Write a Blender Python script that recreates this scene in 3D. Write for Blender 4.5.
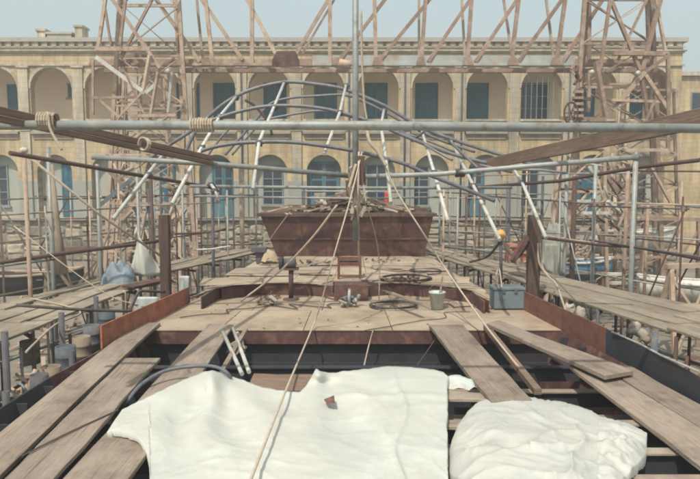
import bpy, math, random
from mathutils import Vector, Matrix, noise
random.seed(7)
for o in list(bpy.data.objects): bpy.data.objects.remove(o)
C = bpy.context.scene.collection
R = math.radians
# ---------------------------------------------------------------- camera
CAMZ, F = 2.5, 646.0
PITCH = math.atan(60/F)
cam = bpy.data.cameras.new('camera'); camo = bpy.data.objects.new('camera', cam); C.objects.link(camo)
camo.location = (0, 0, CAMZ); camo.rotation_euler = (R(90)-PITCH, 0, 0)
cam.sensor_width = 36; cam.lens = 36*F/700; cam.clip_end = 3000; cam.clip_start = 0.05
S = bpy.context.scene; S.camera = camo
# ---------------------------------------------------------------- light
SUN = Vector((0.28, 0.62, -1.0)).normalized()
w = bpy.data.worlds.new('World'); S.world = w; w.use_nodes = True
nt = w.node_tree; bg = nt.nodes['Background']
sky = nt.nodes.new('ShaderNodeTexSky'); sky.sky_type = 'NISHITA'; sky.sun_disc = False
elev = math.asin(-SUN.z); sky.sun_elevation = elev
sky.sun_rotation = math.atan2(-SUN.x, -SUN.y)
sky.air_density = 1.3; sky.dust_density = 6.0; sky.ozone_density = 0.6; sky.altitude = 10
# thin high overcast haze over the whole dome: the clear sky plus an even pale veil
veil = nt.nodes.new('ShaderNodeMixRGB'); veil.blend_type = 'MIX'; veil.inputs[0].default_value = .55
veil.inputs[2].default_value = (5.6, 6.5, 6.3, 1)
nt.links.new(sky.outputs[0], veil.inputs[1]); nt.links.new(veil.outputs[0], bg.inputs[0]); bg.inputs[1].default_value = 0.14
sl = bpy.data.lights.new('sun', 'SUN'); sl.energy = 3.9; sl.angle = R(0.6); sl.color = (1.0, .92, .79)
so = bpy.data.objects.new('sun', sl); C.objects.link(so); so.location = (-20, -20, 60)
so.rotation_euler = SUN.to_track_quat('-Z', 'Y').to_euler()
S.view_settings.view_transform = 'Standard'; S.view_settings.look = 'None'
S.view_settings.exposure = 0.02; S.view_settings.gamma = 1.0
S.cycles.pixel_filter_type = 'BLACKMAN_HARRIS'; S.cycles.filter_width = 2.0
S.render.resolution_x = 1024; S.render.resolution_y = 701
# ---------------------------------------------------------------- pixel <-> world
cp, sp = math.cos(PITCH), math.sin(PITCH)
def ray(x, y):
    u = (x-350)/F; v = (239.5-y)/F
    return Vector((u, cp + v*sp, -sp + v*cp))
def W(x, y, Y):
    d = ray(x, y); t = Y/d.y
    return Vector((0, 0, CAMZ)) + d*t
def G(x, y, z):
    d = ray(x, y); t = (z-CAMZ)/d.z
    return Vector((0, 0, CAMZ)) + d*t
# ---------------------------------------------------------------- materials
def srgb(r, g, b):
    f = lambda c: (c/12.92 if c <= .04045 else ((c+.055)/1.055)**2.4)
    return (f(r/255), f(g/255), f(b/255), 1)
def mat(name, c1, c2=None, rough=.8, scale=3.0, stretch=(1,1,1), bump=.25, bscale=None, metal=0.0,
        stain=None, sscale=1.2, samt=.5, detail=6, coord='Object', bdist=.02):
    m = bpy.data.materials.new(name); m.use_nodes = True
    n = m.node_tree.nodes; L = m.node_tree.links
    b = n['Principled BSDF']; b.inputs['Roughness'].default_value = rough; b.inputs['Metallic'].default_value = metal
    b.inputs['Specular IOR Level'].default_value = .3
    c2 = c2 or tuple(k*.7 for k in c1[:3])+(1,)
    tc = n.new('ShaderNodeTexCoord'); mp = n.new('ShaderNodeMapping'); mp.inputs['Scale'].default_value = stretch
    oi = n.new('ShaderNodeObjectInfo'); ad = n.new('ShaderNodeVectorMath'); ad.operation = 'ADD'
    sc = n.new('ShaderNodeVectorMath'); sc.operation = 'SCALE'; sc.inputs['Scale'].default_value = 1
    cmb = n.new('ShaderNodeCombineXYZ'); mu = n.new('ShaderNodeMath'); mu.operation = 'MULTIPLY'; mu.inputs[1].default_value = 37
    L.new(oi.outputs['Random'], mu.inputs[0]); L.new(mu.outputs[0], cmb.inputs[0]); L.new(mu.outputs[0], cmb.inputs[2])
    L.new(tc.outputs[coord], ad.inputs[0]); L.new(cmb.outputs[0], ad.inputs[1]); L.new(ad.outputs[0], mp.inputs[0])
    nz = n.new('ShaderNodeTexNoise'); nz.inputs['Scale'].default_value = scale; nz.inputs['Detail'].default_value = detail
    nz.inputs['Roughness'].default_value = .65
    L.new(mp.outputs[0], nz.inputs['Vector'])
    rp = n.new('ShaderNodeValToRGB'); rp.color_ramp.elements[0].position = .33; rp.color_ramp.elements[1].position = .68
    rp.color_ramp.elements[0].color = c2; rp.color_ramp.elements[1].color = c1
    L.new(nz.outputs['Fac'], rp.inputs[0]); out = rp.outputs[0]
    if stain:
        n2 = n.new('ShaderNodeTexNoise'); n2.inputs['Scale'].default_value = sscale; n2.inputs['Detail'].default_value = 8
        n2.inputs['Roughness'].default_value = .7
        L.new(ad.outputs[0], n2.inputs['Vector'])
        r2 = n.new('ShaderNodeValToRGB'); r2.color_ramp.elements[0].position = .5; r2.color_ramp.elements[1].position = .68
        r2.color_ramp.elements[0].color = (0,0,0,1); r2.color_ramp.elements[1].color = (samt,)*3+(1,)
        L.new(n2.outputs['Fac'], r2.inputs[0])
        mx = n.new('ShaderNodeMixRGB'); L.new(r2.outputs[0], mx.inputs[0]); L.new(out, mx.inputs[1]); mx.inputs[2].default_value = stain
        out = mx.outputs[0]
    # per-object brightness shift
    hs = n.new('ShaderNodeHueSaturation'); mr = n.new('ShaderNodeMapRange'); mr.inputs[3].default_value = .86; mr.inputs[4].default_value = 1.12
    L.new(oi.outputs['Random'], mr.inputs[0]); L.new(mr.outputs[0], hs.inputs['Value']); L.new(out, hs.inputs['Color'])
    L.new(hs.outputs[0], b.inputs['Base Color'])
    if bump:
        nb = n.new('ShaderNodeTexNoise'); nb.inputs['Scale'].default_value = bscale or scale*4; nb.inputs['Detail'].default_value = 5
        L.new(mp.outputs[0], nb.inputs['Vector'])
        bm = n.new('ShaderNodeBump'); bm.inputs['Strength'].default_value = bump; bm.inputs['Distance'].default_value = bdist
        L.new(nb.outputs['Fac'], bm.inputs['Height']); L.new(bm.outputs[0], b.inputs['Normal'])
    m['bsdf'] = 1
    return m
M = {}
M['wood'] = mat('weathered_board', (.315,.265,.22,1), (.25,.205,.17,1), .9, 5, (.35,5,5), .4, 10, stain=(.15,.12,.095,1), sscale=2.2, samt=.75)
M['wood2'] = mat('walkway_board', (.34,.30,.24,1), (.25,.215,.17,1), .9, 4, (.35,5,5), .4, 9, stain=(.2,.16,.12,1), sscale=1.1, samt=.6)
M['timber'] = mat('brown_timber', (.27,.195,.15,1), (.17,.12,.095,1), .85, 4, (.4,5,5), .4)
M['post'] = mat('dark_post', (.13,.085,.07,1), (.06,.04,.035,1), .85, 4, (4,4,.5), .5, stain=(.25,.15,.1,1), samt=.4)
M['deck'] = mat('primed_deck', (.43,.365,.285,1), (.35,.29,.225,1), .75, 1.3, (1,1,1), .12, 8, stain=(.24,.17,.125,1), sscale=1.3, samt=.75)
M['deck2'] = mat('raised_deck', (.43,.37,.295,1), (.31,.26,.205,1), .75, 1.0, (1,1,1), .15, 8, stain=(.26,.17,.12,1), sscale=1.1, samt=.75)
M['maroon'] = mat('red_oxide_primer', (.125,.065,.062,1), (.085,.045,.045,1), .7, 1.5, (1,1,1), .15, stain=(.25,.15,.11,1), sscale=2.6, samt=.8)
M['bulwark2'] = mat('brown_primer', (.20,.095,.07,1), (.14,.065,.052,1), .75, 2, (1,1,1), .15, stain=(.26,.15,.11,1), sscale=2.2, samt=.5)
M['orange'] = mat('orange_primer', (.45,.185,.11,1), (.34,.13,.08,1), .75, 2, (1,1,1), .15, stain=(.28,.12,.08,1), sscale=2.2, samt=.6)
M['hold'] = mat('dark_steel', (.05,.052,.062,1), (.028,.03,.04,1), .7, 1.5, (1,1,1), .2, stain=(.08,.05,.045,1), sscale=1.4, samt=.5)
M['holdpale'] = mat('pale_frame_flange', (.40,.35,.28,1), (.25,.2,.17,1), .8, 3, stain=(.2,.12,.1,1))
M['pipe'] = mat('galvanised_pipe', (.31,.335,.33,1), (.22,.24,.24,1), .5, 5, (1,1,.4), .1, metal=.15, stain=(.26,.2,.15,1), sscale=3, samt=.5)
M['pipew'] = mat('pale_pipe', (.56,.57,.54,1), (.42,.43,.41,1), .5, 5, (1,1,.4), .1, stain=(.35,.28,.2,1), sscale=4, samt=.5)
M['hoop'] = mat('blue_grey_tube', (.19,.20,.22,1), (.13,.14,.16,1), .5, 5, (1,1,1), .1, metal=.2, stain=(.17,.12,.1,1), sscale=2, samt=.4)
M['rust'] = mat('rusty_steel', (.33,.235,.18,1), (.21,.14,.11,1), .85, 2.5, (1,1,1), .3, stain=(.42,.37,.31,1), sscale=2.2, samt=.9)
M['rusttan'] = mat('faded_rusty_steel', (.50,.40,.31,1), (.36,.27,.205,1), .85, 2.5, (1,1,1), .3, stain=(.22,.12,.09,1), sscale=2.4, samt=.9)
M['chordpaint'] = mat('blue_grey_painted_steel', (.36,.39,.38,1), (.27,.28,.27,1), .7, 1.5, stain=(.3,.19,.14,1), sscale=.9, samt=.8)
M['darkpipe'] = mat('dark_brown_pipe', (.11,.065,.055,1), (.07,.045,.04,1), .7, 4, (1,1,.5), .2)
M['darkgrey'] = mat('dark_grey_pipe', (.11,.11,.12,1), (.07,.07,.08,1), .7, 4)
M['limestone'] = mat('limestone', (.70,.575,.38,1), (.56,.45,.29,1), .9, .55, (1,1,1), .3, 3, stain=(.32,.27,.21,1), sscale=.35, samt=.75)
M['limegrey'] = mat('grey_limestone', (.60,.55,.44,1), (.46,.42,.34,1), .9, .7, (1,1,.5), .3, 3, stain=(.27,.24,.2,1), sscale=.6, samt=.7)
M['gallery'] = mat('gallery_plaster', (.80,.70,.56,1), (.72,.62,.49,1), .9, .5, stain=(.4,.32,.25,1), sscale=.5, samt=.4)
M['slab'] = mat('grey_ledge', (.37,.35,.31,1), (.27,.25,.22,1), .9, 1.5, stain=(.2,.18,.16,1))
M['roofgrey'] = mat('roof_parapet', (.48,.46,.41,1), (.36,.345,.31,1), .9, 1.2, stain=(.24,.21,.18,1))
M['paintblue'] = mat('pale_blue_wall', (.38,.40,.37,1), (.31,.33,.30,1), .85, .8, stain=(.4,.34,.26,1), sscale=.8, samt=.5)
M['blue'] = mat('blue_door_paint', (.04,.15,.22,1), (.03,.11,.17,1), .6, 3, (4,1,.6), .2, stain=(.09,.2,.27,1))
M['tealdoor'] = mat('teal_door_paint', (.10,.21,.27,1), (.07,.16,.21,1), .6, 3, (4,1,.6), .2)
M['paneframe'] = mat('pale_blue_frame', (.26,.32,.33,1), (.2,.25,.27,1), .6, 3)
M['rubble'] = mat('rubble_stone', (.40,.35,.27,1), (.27,.23,.18,1), .95, 2.2, (1,1,1), .5, 6, stain=(.15,.13,.12,1), sscale=1.5, samt=.7, bdist=.05)
M['rubble2'] = mat('dark_rubble_stone', (.24,.21,.17,1), (.14,.125,.11,1), .95, 2.2, (1,1,1), .5, 6, stain=(.36,.31,.24,1), sscale=1.5, samt=.6, bdist=.05)
M['rubble3'] = mat('pale_rubble_stone', (.46,.41,.32,1), (.34,.30,.24,1), .95, 2.2, (1,1,1), .5, 6, stain=(.15,.13,.12,1), sscale=1.5, samt=.6, bdist=.05)
M['mortar'] = mat('dark_mortar', (.26,.235,.19,1), (.17,.155,.135,1), .95, 2.5, stain=(.36,.32,.24,1))
M['ground'] = mat('yard_ground', (.27,.245,.2,1), (.17,.15,.13,1), .95, .35, (1,1,1), .5, 4, stain=(.09,.085,.085,1), sscale=.25, samt=.8, coord='Object')
M['tarp'] = mat('white_tarpaulin', (.49,.50,.47,1), (.455,.46,.43,1), .55, 1.5, (1,1,1), .12, 12, stain=(.60,.63,.60,1), sscale=1.7, samt=.5)
M['tarp2'] = mat('white_plastic_sheet', (.54,.555,.53,1), (.50,.51,.48,1), .5, 2.5, (1,1,1), .2, 9, stain=(.56,.50,.43,1), sscale=1.4, samt=.3)
M['bluetarp'] = mat('blue_tarpaulin', (.26,.33,.38,1), (.17,.22,.27,1), .6, 3)
M['canvas'] = mat('grey_canvas', (.36,.37,.34,1), (.24,.25,.23,1), .8, 3, stain=(.2,.17,.14,1))
M['rope'] = mat('rope', (.50,.43,.34,1), (.37,.31,.24,1), .9, 20, bump=.4)
M['cable'] = mat('dark_cable', (.10,.085,.08,1), (.06,.05,.05,1), .7, 10)
M['hose'] = mat('grey_hose', (.17,.18,.2,1), (.11,.12,.14,1), .5, 10)
M['bucket'] = mat('pale_blue_plastic', (.50,.56,.55,1), (.42,.48,.48,1), .5, 6, stain=(.4,.35,.28,1))
M['bluebox'] = mat('blue_grey_box', (.17,.22,.25,1), (.12,.16,.185,1), .6, 3, stain=(.27,.25,.2,1))
M['yellow'] = mat('yellow_orange_plastic', (.72,.42,.14,1), (.6,.32,.1,1), .5, 4)
M['red'] = mat('red_cloth', (.55,.10,.05,1), (.4,.07,.04,1), .85, 6)
M['navy'] = mat('navy_cloth', (.04,.05,.12,1), (.03,.03,.08,1), .85, 6)
M['tan'] = mat('tan_drum', (.42,.33,.22,1), (.28,.2,.13,1), .8, 3, stain=(.6,.55,.45,1))
M['tan2'] = mat('dusty_tan_drum', (.27,.22,.16,1), (.15,.12,.09,1), .85, 3, stain=(.36,.31,.24,1))
M['dirtyblue'] = mat('dirty_blue_grey_drum', (.13,.16,.18,1), (.07,.085,.1,1), .85, 4, stain=(.22,.15,.1,1), sscale=4, samt=.9)
M['boatblue'] = mat('boat_blue', (.12,.24,.38,1), (.09,.18,.28,1), .5, 2, stain=(.3,.3,.28,1))
M['boatwhite'] = mat('boat_white', (.62,.62,.58,1), (.5,.5,.46,1), .5, 2, stain=(.35,.3,.25,1))
M['dirtwhite'] = mat('dirty_white_bag', (.44,.41,.35,1), (.3,.27,.22,1), .8, 4, stain=(.25,.2,.16,1))
gm = bpy.data.materials.new('window_glass'); gm.use_nodes = True
gb = gm.node_tree.nodes['Principled BSDF']; gb.inputs['Base Color'].default_value = (.035,.05,.07,1); gb.inputs['Roughness'].default_value = .12
M['glass'] = gm
# ashlar course lines as fine relief on limestone, wide painted dado for the ground floor wall is real geometry
def add_ashlar(m):
    n = m.node_tree.nodes; L = m.node_tree.links; b = n['Principled BSDF']
    src = b.inputs['Base Color'].links[0].from_socket
    tc = n.new('ShaderNodeTexCoord'); sx = n.new('ShaderNodeSeparateXYZ'); cx = n.new('ShaderNodeCombineXYZ')
    L.new(tc.outputs['Object'], sx.inputs[0]); L.new(sx.outputs[0], cx.inputs[0]); L.new(sx.outputs[2], cx.inputs[1])
    bt = n.new('ShaderNodeTexBrick'); bt.inputs['Scale'].default_value = 1; bt.inputs['Brick Width'].default_value = .62
    bt.inputs['Row Height'].default_value = .29; bt.inputs['Mortar Size'].default_value = .012
    bt.inputs['Color1'].default_value = (1,1,1,1); bt.inputs['Color2'].default_value = (.86,.86,.85,1); bt.inputs['Mortar'].default_value = (.62,.6,.57,1)
    L.new(cx.outputs[0], bt.inputs['Vector'])
    mx = n.new('ShaderNodeMixRGB'); mx.blend_type = 'MULTIPLY'; mx.inputs[0].default_value = .8
    L.new(src, mx.inputs[1]); L.new(bt.outputs[0], mx.inputs[2])
    # rain streaks and soot
    mp = n.new('ShaderNodeMapping'); mp.inputs['Scale'].default_value = (1.3, 1.3, .16); L.new(tc.outputs['Object'], mp.inputs[0])
    nz = n.new('ShaderNodeTexNoise'); nz.inputs['Scale'].default_value = 1.6; nz.inputs['Detail'].default_value = 9; nz.inputs['Roughness'].default_value = .7
    L.new(mp.outputs[0], nz.inputs['Vector']); rr = n.new('ShaderNodeValToRGB'); rr.color_ramp.elements[0].position = .36; rr.color_ramp.elements[1].position = .62
    rr.color_ramp.elements[0].color = (.58,.56,.53,1); rr.color_ramp.elements[1].color = (1.06,1.04,1,1); L.new(nz.outputs['Fac'], rr.inputs[0])
    m2 = n.new('ShaderNodeMixRGB'); m2.blend_type = 'MULTIPLY'; m2.inputs[0].default_value = .85
    L.new(mx.outputs[0], m2.inputs[1]); L.new(rr.outputs[0], m2.inputs[2]); L.new(m2.outputs[0], b.inputs['Base Color'])
add_ashlar(M['limestone']); add_ashlar(M['limegrey'])
def overlay(m, scale, stretch, p0, p1, dark, fac=.85, lite=(1.04,1.03,1.02,1), detail=8, own=False):
    n = m.node_tree.nodes; L = m.node_tree.links; b = n['Principled BSDF']; src = b.inputs['Base Color'].links[0].from_socket
    tc = n.new('ShaderNodeTexCoord'); mp = n.new('ShaderNodeMapping'); mp.inputs['Scale'].default_value = stretch
    oi = n.new('ShaderNodeObjectInfo'); mu = n.new('ShaderNodeVectorMath'); mu.operation = 'ADD'; sc = n.new('ShaderNodeMath'); sc.operation = 'MULTIPLY'; sc.inputs[1].default_value = 53
    L.new(oi.outputs['Random'], sc.inputs[0]); L.new(tc.outputs['Object'], mu.inputs[0]); L.new(sc.outputs[0], mu.inputs[1]); L.new(mu.outputs[0], mp.inputs[0])
    nz = n.new('ShaderNodeTexNoise'); nz.inputs['Scale'].default_value = scale; nz.inputs['Detail'].default_value = detail; nz.inputs['Roughness'].default_value = .7
    L.new(mp.outputs[0], nz.inputs['Vector']); rr = n.new('ShaderNodeValToRGB'); rr.color_ramp.elements[0].position = p0; rr.color_ramp.elements[1].position = p1
    rr.color_ramp.elements[0].color = dark; rr.color_ramp.elements[1].color = lite; L.new(nz.outputs['Fac'], rr.inputs[0])
    m2 = n.new('ShaderNodeMixRGB'); m2.blend_type = 'MULTIPLY'; m2.inputs[0].default_value = fac
    L.new(src, m2.inputs[1]); L.new(rr.outputs[0], m2.inputs[2]); L.new(m2.outputs[0], b.inputs['Base Color'])
for k in ('wood', 'wood2', 'timber'): overlay(M[k], 9, (.12, 9, 9), .34, .42, (.45,.42,.40,1), .9, detail=3); overlay(M[k], 1.3, (.6,1.5,1.5), .38, .6, (.72,.70,.68,1), .9)
for k in ('maroon', 'orange', 'bulwark2'): overlay(M[k], 2.2, (1.2,1.2,.4), .36, .64, (.62,.58,.58,1), .6, (1.2,1.12,1.08,1)); overlay(M[k], 6, (1,1,1), .40, .5, (.6,.55,.55,1), .6)
for k in ('deck', 'deck2'): overlay(M[k], .9, (1,1,1), .36, .60, (.70,.64,.58,1), .9); overlay(M[k], 5, (.5,1.6,1), .33, .42, (.62,.5,.42,1), .7)
for k in ('pipe', 'hoop', 'pipew'): overlay(M[k], 7, (1,1,1), .36, .46, (.62,.5,.42,1), .6)
overlay(M['tarp'], 1.4, (1,.5,1), .30, .55, (.86,.90,.90,1), .8, (1.02,1.02,1.0,1)); overlay(M['tarp'], 8, (1,1,1), .27, .36, (.75,.66,.55,1), .6)
overlay(M['tarp2'], 3, (1,1,1), .30, .45, (.82,.86,.87,1), .8)
for k in ('boatblue', 'boatwhite', 'bluebox', 'bucket', 'canvas', 'bluetarp', 'tan'): overlay(M[k], 4, (1,1,.5), .36, .52, (.6,.52,.45,1), .75)
# ---------------------------------------------------------------- builders
def wloc(o):
    v = Vector(o.location)
    while o.parent: o = o.parent; v = v + Vector(o.location)
    return v
def props(o, label=None, cat=None, group=None, kind=None):
    if label: o['label'] = label
    if cat: o['category'] = cat
    if group: o['group'] = group
    if kind: o['kind'] = kind
    return o
def thing(name, loc, label, cat, group=None):
    o = bpy.data.objects.new(name, None); C.objects.link(o); o.location = loc; o.empty_display_size = .1
    return props(o, label, cat, group)
class MB:
    def __init__(s): s.v = []; s.f = []; s.smooth = False
    def add(s, vs, fs):
        k = len(s.v); s.v += [Vector(a) for a in vs]; s.f += [tuple(i+k for i in f) for f in fs]; return s
    def box(s, a, b):
        x0,y0,z0 = a; x1,y1,z1 = b
        return s.add([(x0,y0,z0),(x1,y0,z0),(x1,y1,z0),(x0,y1,z0),(x0,y0,z1),(x1,y0,z1),(x1,y1,z1),(x0,y1,z1)],
              [(0,3,2,1),(4,5,6,7),(0,1,5,4),(1,2,6,5),(2,3,7,6),(3,0,4,7)])
    def bar(s, p, q, w, h=None, up=(0,0,1)):
        h = h or w; p = Vector(p); q = Vector(q); d = (q-p).normalized(); u = Vector(up)
        if abs(d.dot(u)) > .97: u = Vector((0,1,0))
        a = d.cross(u).normalized()*w/2; b = a.cross(d).normalized()*h/2
        vs = [p-a-b,p+a-b,p+a+b,p-a+b,q-a-b,q+a-b,q+a+b,q-a+b]
        return s.add(vs, [(0,3,2,1),(4,5,6,7),(0,1,5,4),(1,2,6,5),(2,3,7,6),(3,0,4,7)])
    def tube(s, pts, r, n=8, r2=None, closed=False):
        pts = [Vector(p) for p in pts]; rings = []; N = len(pts); prev = None
        for i, p in enumerate(pts):
            if closed: d = (pts[(i+1)%N]-pts[i-1]).normalized()
            else: d = (pts[min(i+1,N-1)]-pts[max(i-1,0)]).normalized()
            u = prev if prev is not None else (Vector((0,0,1)) if abs(d.z) < .9 else Vector((0,1,0)))
            a = d.cross(u).normalized(); u = a.cross(d).normalized(); prev = u
            rr = r if r2 is None else r + (r2-r)*i/(N-1)
            rings.append([p + (a*math.cos(t)+u*math.sin(t))*rr for t in [2*math.pi*k/n for k in range(n)]])
        k = len(s.v)
        for rg in rings: s.v += rg
        for i in range(N if closed else N-1):
            for j in range(n):
                a0 = k+i*n+j; a1 = k+i*n+(j+1)%n; b0 = k+((i+1)%N)*n+j; b1 = k+((i+1)%N)*n+(j+1)%n
                s.f.append((a0,a1,b1,b0))
        if not closed:
            s.f.append(tuple(k+j for j in range(n))[::-1]); s.f.append(tuple(k+(N-1)*n+j for j in range(n)))
        s.smooth = n > 5
        return s
    def lathe(s, c, prof, n=16, cap=True):
        c = Vector(c); k = len(s.v)
        for r, z in prof:
            for j in range(n): t = 2*math.pi*j/n; s.v.append(c+Vector((r*math.cos(t), r*math.sin(t), z)))
        for i in range(len(prof)-1):
            for j in range(n): s.f.append((k+i*n+j, k+i*n+(j+1)%n, k+(i+1)*n+(j+1)%n, k+(i+1)*n+j))
        if cap: s.f.append(tuple(k+j for j in range(n))[::-1]); s.f.append(tuple(k+(len(prof)-1)*n+j for j in range(n)))
        s.smooth = True; return s
    def prism(s, poly, vec):
        vec = Vector(vec); n = len(poly); k = len(s.v); s.v += [Vector(p) for p in poly]; s.v += [Vector(p)+vec for p in poly]
        s.f.append(tuple(range(k, k+n))[::-1]); s.f.append(tuple(range(k+n, k+2*n)))
        for i in range(n): j = (i+1)%n; s.f.append((k+i, k+j, k+n+j, k+n+i))
        return s
    def build(s, name, m, parent=None, label=None, cat=None, group=None, kind=None, origin=None, smooth=None, axis=None, attach_to=None):
        """origin defaults to the base centre; axis=(p,q) lays local X along the piece"""
        xs = [v.x for v in s.v]; ys = [v.y for v in s.v]; zs = [v.z for v in s.v]
        o0 = Vector(origin) if origin is not None else Vector(((min(xs)+max(xs))/2, (min(ys)+max(ys))/2, min(zs)))
        rot = Matrix.Identity(3)
        if axis:
            d = (Vector(axis[1])-Vector(axis[0])).normalized(); u = Vector((0,0,1)) if abs(d.z) < .95 else Vector((0,1,0))
            yv = u.cross(d).normalized(); zv = d.cross(yv); rot = Matrix((d, yv, zv)).transposed()
            o0 = (Vector(axis[0])+Vector(axis[1]))/2
        inv = rot.transposed()
        me = bpy.data.meshes.new(name); me.from_pydata([inv @ (v-o0) for v in s.v], [], s.f); me.update()
        import bmesh
        bm = bmesh.new(); bm.from_mesh(me); bmesh.ops.recalc_face_normals(bm, faces=bm.faces); bm.to_mesh(me); bm.free()
        sm = s.smooth if smooth is None else smooth
        if sm:
            me.polygons.foreach_set('use_smooth', [len(p.vertices) < 5 for p in me.polygons])
        me.materials.append(m if not isinstance(m, str) else M[m])
        o = bpy.data.objects.new(name, me); C.objects.link(o)
        o.rotation_euler = rot.to_euler()
        if attach_to:
            mw = Matrix.LocRotScale(attach_to.location, attach_to.rotation_euler, None); o.parent = attach_to; o.matrix_basis = mw.inverted() @ Matrix.LocRotScale(o0, rot.to_quaternion(), None)
        elif parent: o.parent = parent; o.location = o0 - wloc(parent)
        else: o.location = o0
        return props(o, label, cat, group, kind)
def board(p, q, wdt, th, mname, name='plank', parent=None, warp=.012, **k):
    """a board from p to q (centre line of its underside), irregular and a little bowed"""
    p = Vector(p); q = Vector(q); d = (q-p).normalized(); a = d.cross(Vector((0,0,1))).normalized()
    b = MB(); n = 5; ph = random.random()*6
    for i in range(n+1):
        t = i/n; c = p.lerp(q, t)+Vector((0,0,math.sin(ph+t*4)*warp)); ww = wdt/2*(1+random.uniform(-.025,.025)); off = random.uniform(-.004,.004)
        tl = random.uniform(-.006,.006)
        b.v += [c-a*ww+Vector((0,0,tl)), c+a*ww-Vector((0,0,tl)), c+a*(ww+off)+Vector((0,0,th-tl)), c-a*ww+Vector((0,0,th+tl))]
    for i in range(n):
        k0 = i*4
        for j in range(4): b.f.append((k0+j, k0+(j+1)%4, k0+4+(j+1)%4, k0+4+j))
    b.f.append((0,3,2,1)); b.f.append((n*4, n*4+1, n*4+2, n*4+3))
    o = b.build(name, mname, parent, axis=(p, q), **k)
    if th >= .03:
        bv = o.modifiers.new('bevel', 'BEVEL'); bv.width = .006; bv.segments = 1
    return o
def pipe(pts, r, mname, name, label=None, cat=None, group=None, parent=None, n=10, r2=None, **k):
    return MB().tube(pts, r, n, r2).build(name, mname, parent, label, cat, group, axis=(pts[0], pts[-1]), **k)
def smoothpts(pts, sub=5):
    pts = [Vector(p) for p in pts]; out = []; N = len(pts)
    for i in range(N-1):
        p0 = pts[max(i-1,0)]; p1 = pts[i]; p2 = pts[i+1]; p3 = pts[min(i+2,N-1)]
        for k in range(sub):
            t = k/sub
            out.append(.5*((2*p1)+(p2-p0)*t+(2*p0-5*p1+4*p2-p3)*t*t+(-p0+3*p1-3*p2+p3)*t**3))
    return out+[pts[-1]]
def interp(tab, x):
    if x <= tab[0][0]: return tab[0][1]
    for (a, fa), (b, fb) in zip(tab, tab[1:]):
        if x <= b: return fa+(fb-fa)*(x-a)/(b-a)
    return tab[-1][1]
# ================================================================= GROUND
GZ = -2.3
g = MB(); N = 60
for j in range(N+1):
    for i in range(N+1):
        x = -60+120*i/N; y = -12+70*j/N
        g.v.append(Vector((x, y, GZ+.10*noise.noise(Vector((x*.3, y*.3, 0)))-.02)))
for j in range(N):
    for i in range(N): k = j*(N+1)+i; g.f.append((k, k+1, k+N+2, k+N+1))
g.build('ground', 'ground', kind='structure', origin=(0,0,0), smooth=True)
MB().add([(-1500,-400,GZ-.3),(1500,-400,GZ-.3),(1500,2500,GZ-.3),(-1500,2500,GZ-.3)], [(0,1,2,3)]).build('far_ground', 'ground', kind='structure', origin=(0,0,0))
# ================================================================= BUILDING
FY = 38.0
X_ = lambda px: W(px, 180, FY).x
Z_ = lambda py: W(350, py, FY).z
bld = thing('arcaded_building', (0, FY, GZ), 'long two storey limestone building with arcaded galleries and blue doors behind the boatyard', 'building')
zroof = Z_(38); BAYS = [324+53.8*k for k in range(-7, 7)]
zA_top, zA_spring, zA_bot = Z_(69), Z_(88.5), Z_(119)
rA = 20.3/17.05
zB_top, zB_spring = Z_(154.5), Z_(172); rB = 17.3/17.05
zfloor1 = Z_(131); zfloor0 = Z_(218)
xr = X_(677); xl = X_(BAYS[0]-27)
wall = MB()
def arch_cell(b, x0, x1, z0, z1, cx, r, zs, zb, y0, dep, seg=14):
    rz = z1  # cell top
    F_ = lambda x, z: (x, y0, z)
    def quad(xa, za, xb, zb_):
        b.add([F_(xa,za), F_(xb,za), F_(xb,zb_), F_(xa,zb_)], [(0,1,2,3)])
    quad(x0, z0, cx-r, zs); quad(cx+r, z0, x1, zs)
    if zb > z0: quad(cx-r, z0, cx+r, zb)
    quad(x0, zs, cx-r, z1); quad(cx+r, zs, x1, z1)
    pts = [(cx-r*math.cos(math.pi*k/seg), zs+r*math.sin(math.pi*k/seg)) for k in range(seg+1)]
    for (xa, za), (xb, zb_) in zip(pts, pts[1:]):
        b.add([F_(xa,za), F_(xb,zb_), F_(xb,z1), F_(xa,z1)], [(0,1,2,3)])
        b.add([(xa,y0,za),(xb,y0,zb_),(xb,y0+dep,zb_),(xa,y0+dep,za)], [(0,3,2,1)])
    for xx in (cx-r, cx+r):
        b.add([(xx,y0,zb),(xx,y0+dep,zb),(xx,y0+dep,zs),(xx,y0,zs)], [(0,1,2,3)])
    b.add([(cx-r,y0,zb),(cx+r,y0,zb),(cx+r,y0+dep,zb),(cx-r,y0+dep,zb)], [(0,1,2,3)])
    # back faces of the pier and spandrel
    for (xa, xb) in ((x0, cx-r), (cx+r, x1)):
        b.add([(xa,y0+dep,z0),(xb,y0+dep,z0),(xb,y0+dep,z1),(xa,y0+dep,z1)], [(0,3,2,1)])
    for (xa, za), (xb, zb_) in zip(pts, pts[1:]):
        b.add([(xa,y0+dep,za),(xb,y0+dep,zb_),(xb,y0+dep,z1),(xa,y0+dep,z1)], [(0,3,2,1)])
edges = [X_(b-26.9) for b in BAYS]+[xr]
zmid = Z_(134)
for k, bx in enumerate(BAYS):
    cx = X_(bx); arch_cell(wall, edges[k], edges[k+1], zmid, Z_(50), cx, rA, zA_spring, zA_bot, FY, .5)
    arch_cell(wall, edges[k], edges[k+1], zfloor0, zmid, cx, rB, zB_spring, zfloor0, FY, .5)
wall.add([(xl,FY,Z_(50)),(xr,FY,Z_(50)),(xr,FY,zroof-.2),(xl,FY,zroof-.2)], [(0,1,2,3)])
wall.add([(xr,FY,GZ-.3),(xr,FY+9,GZ-.3),(xr,FY+9,zroof-.2),(xr,FY,zroof-.2)], [(0,1,2,3)])
wall.build('wall', 'limestone', bld, origin=(0,FY,GZ))
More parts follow.
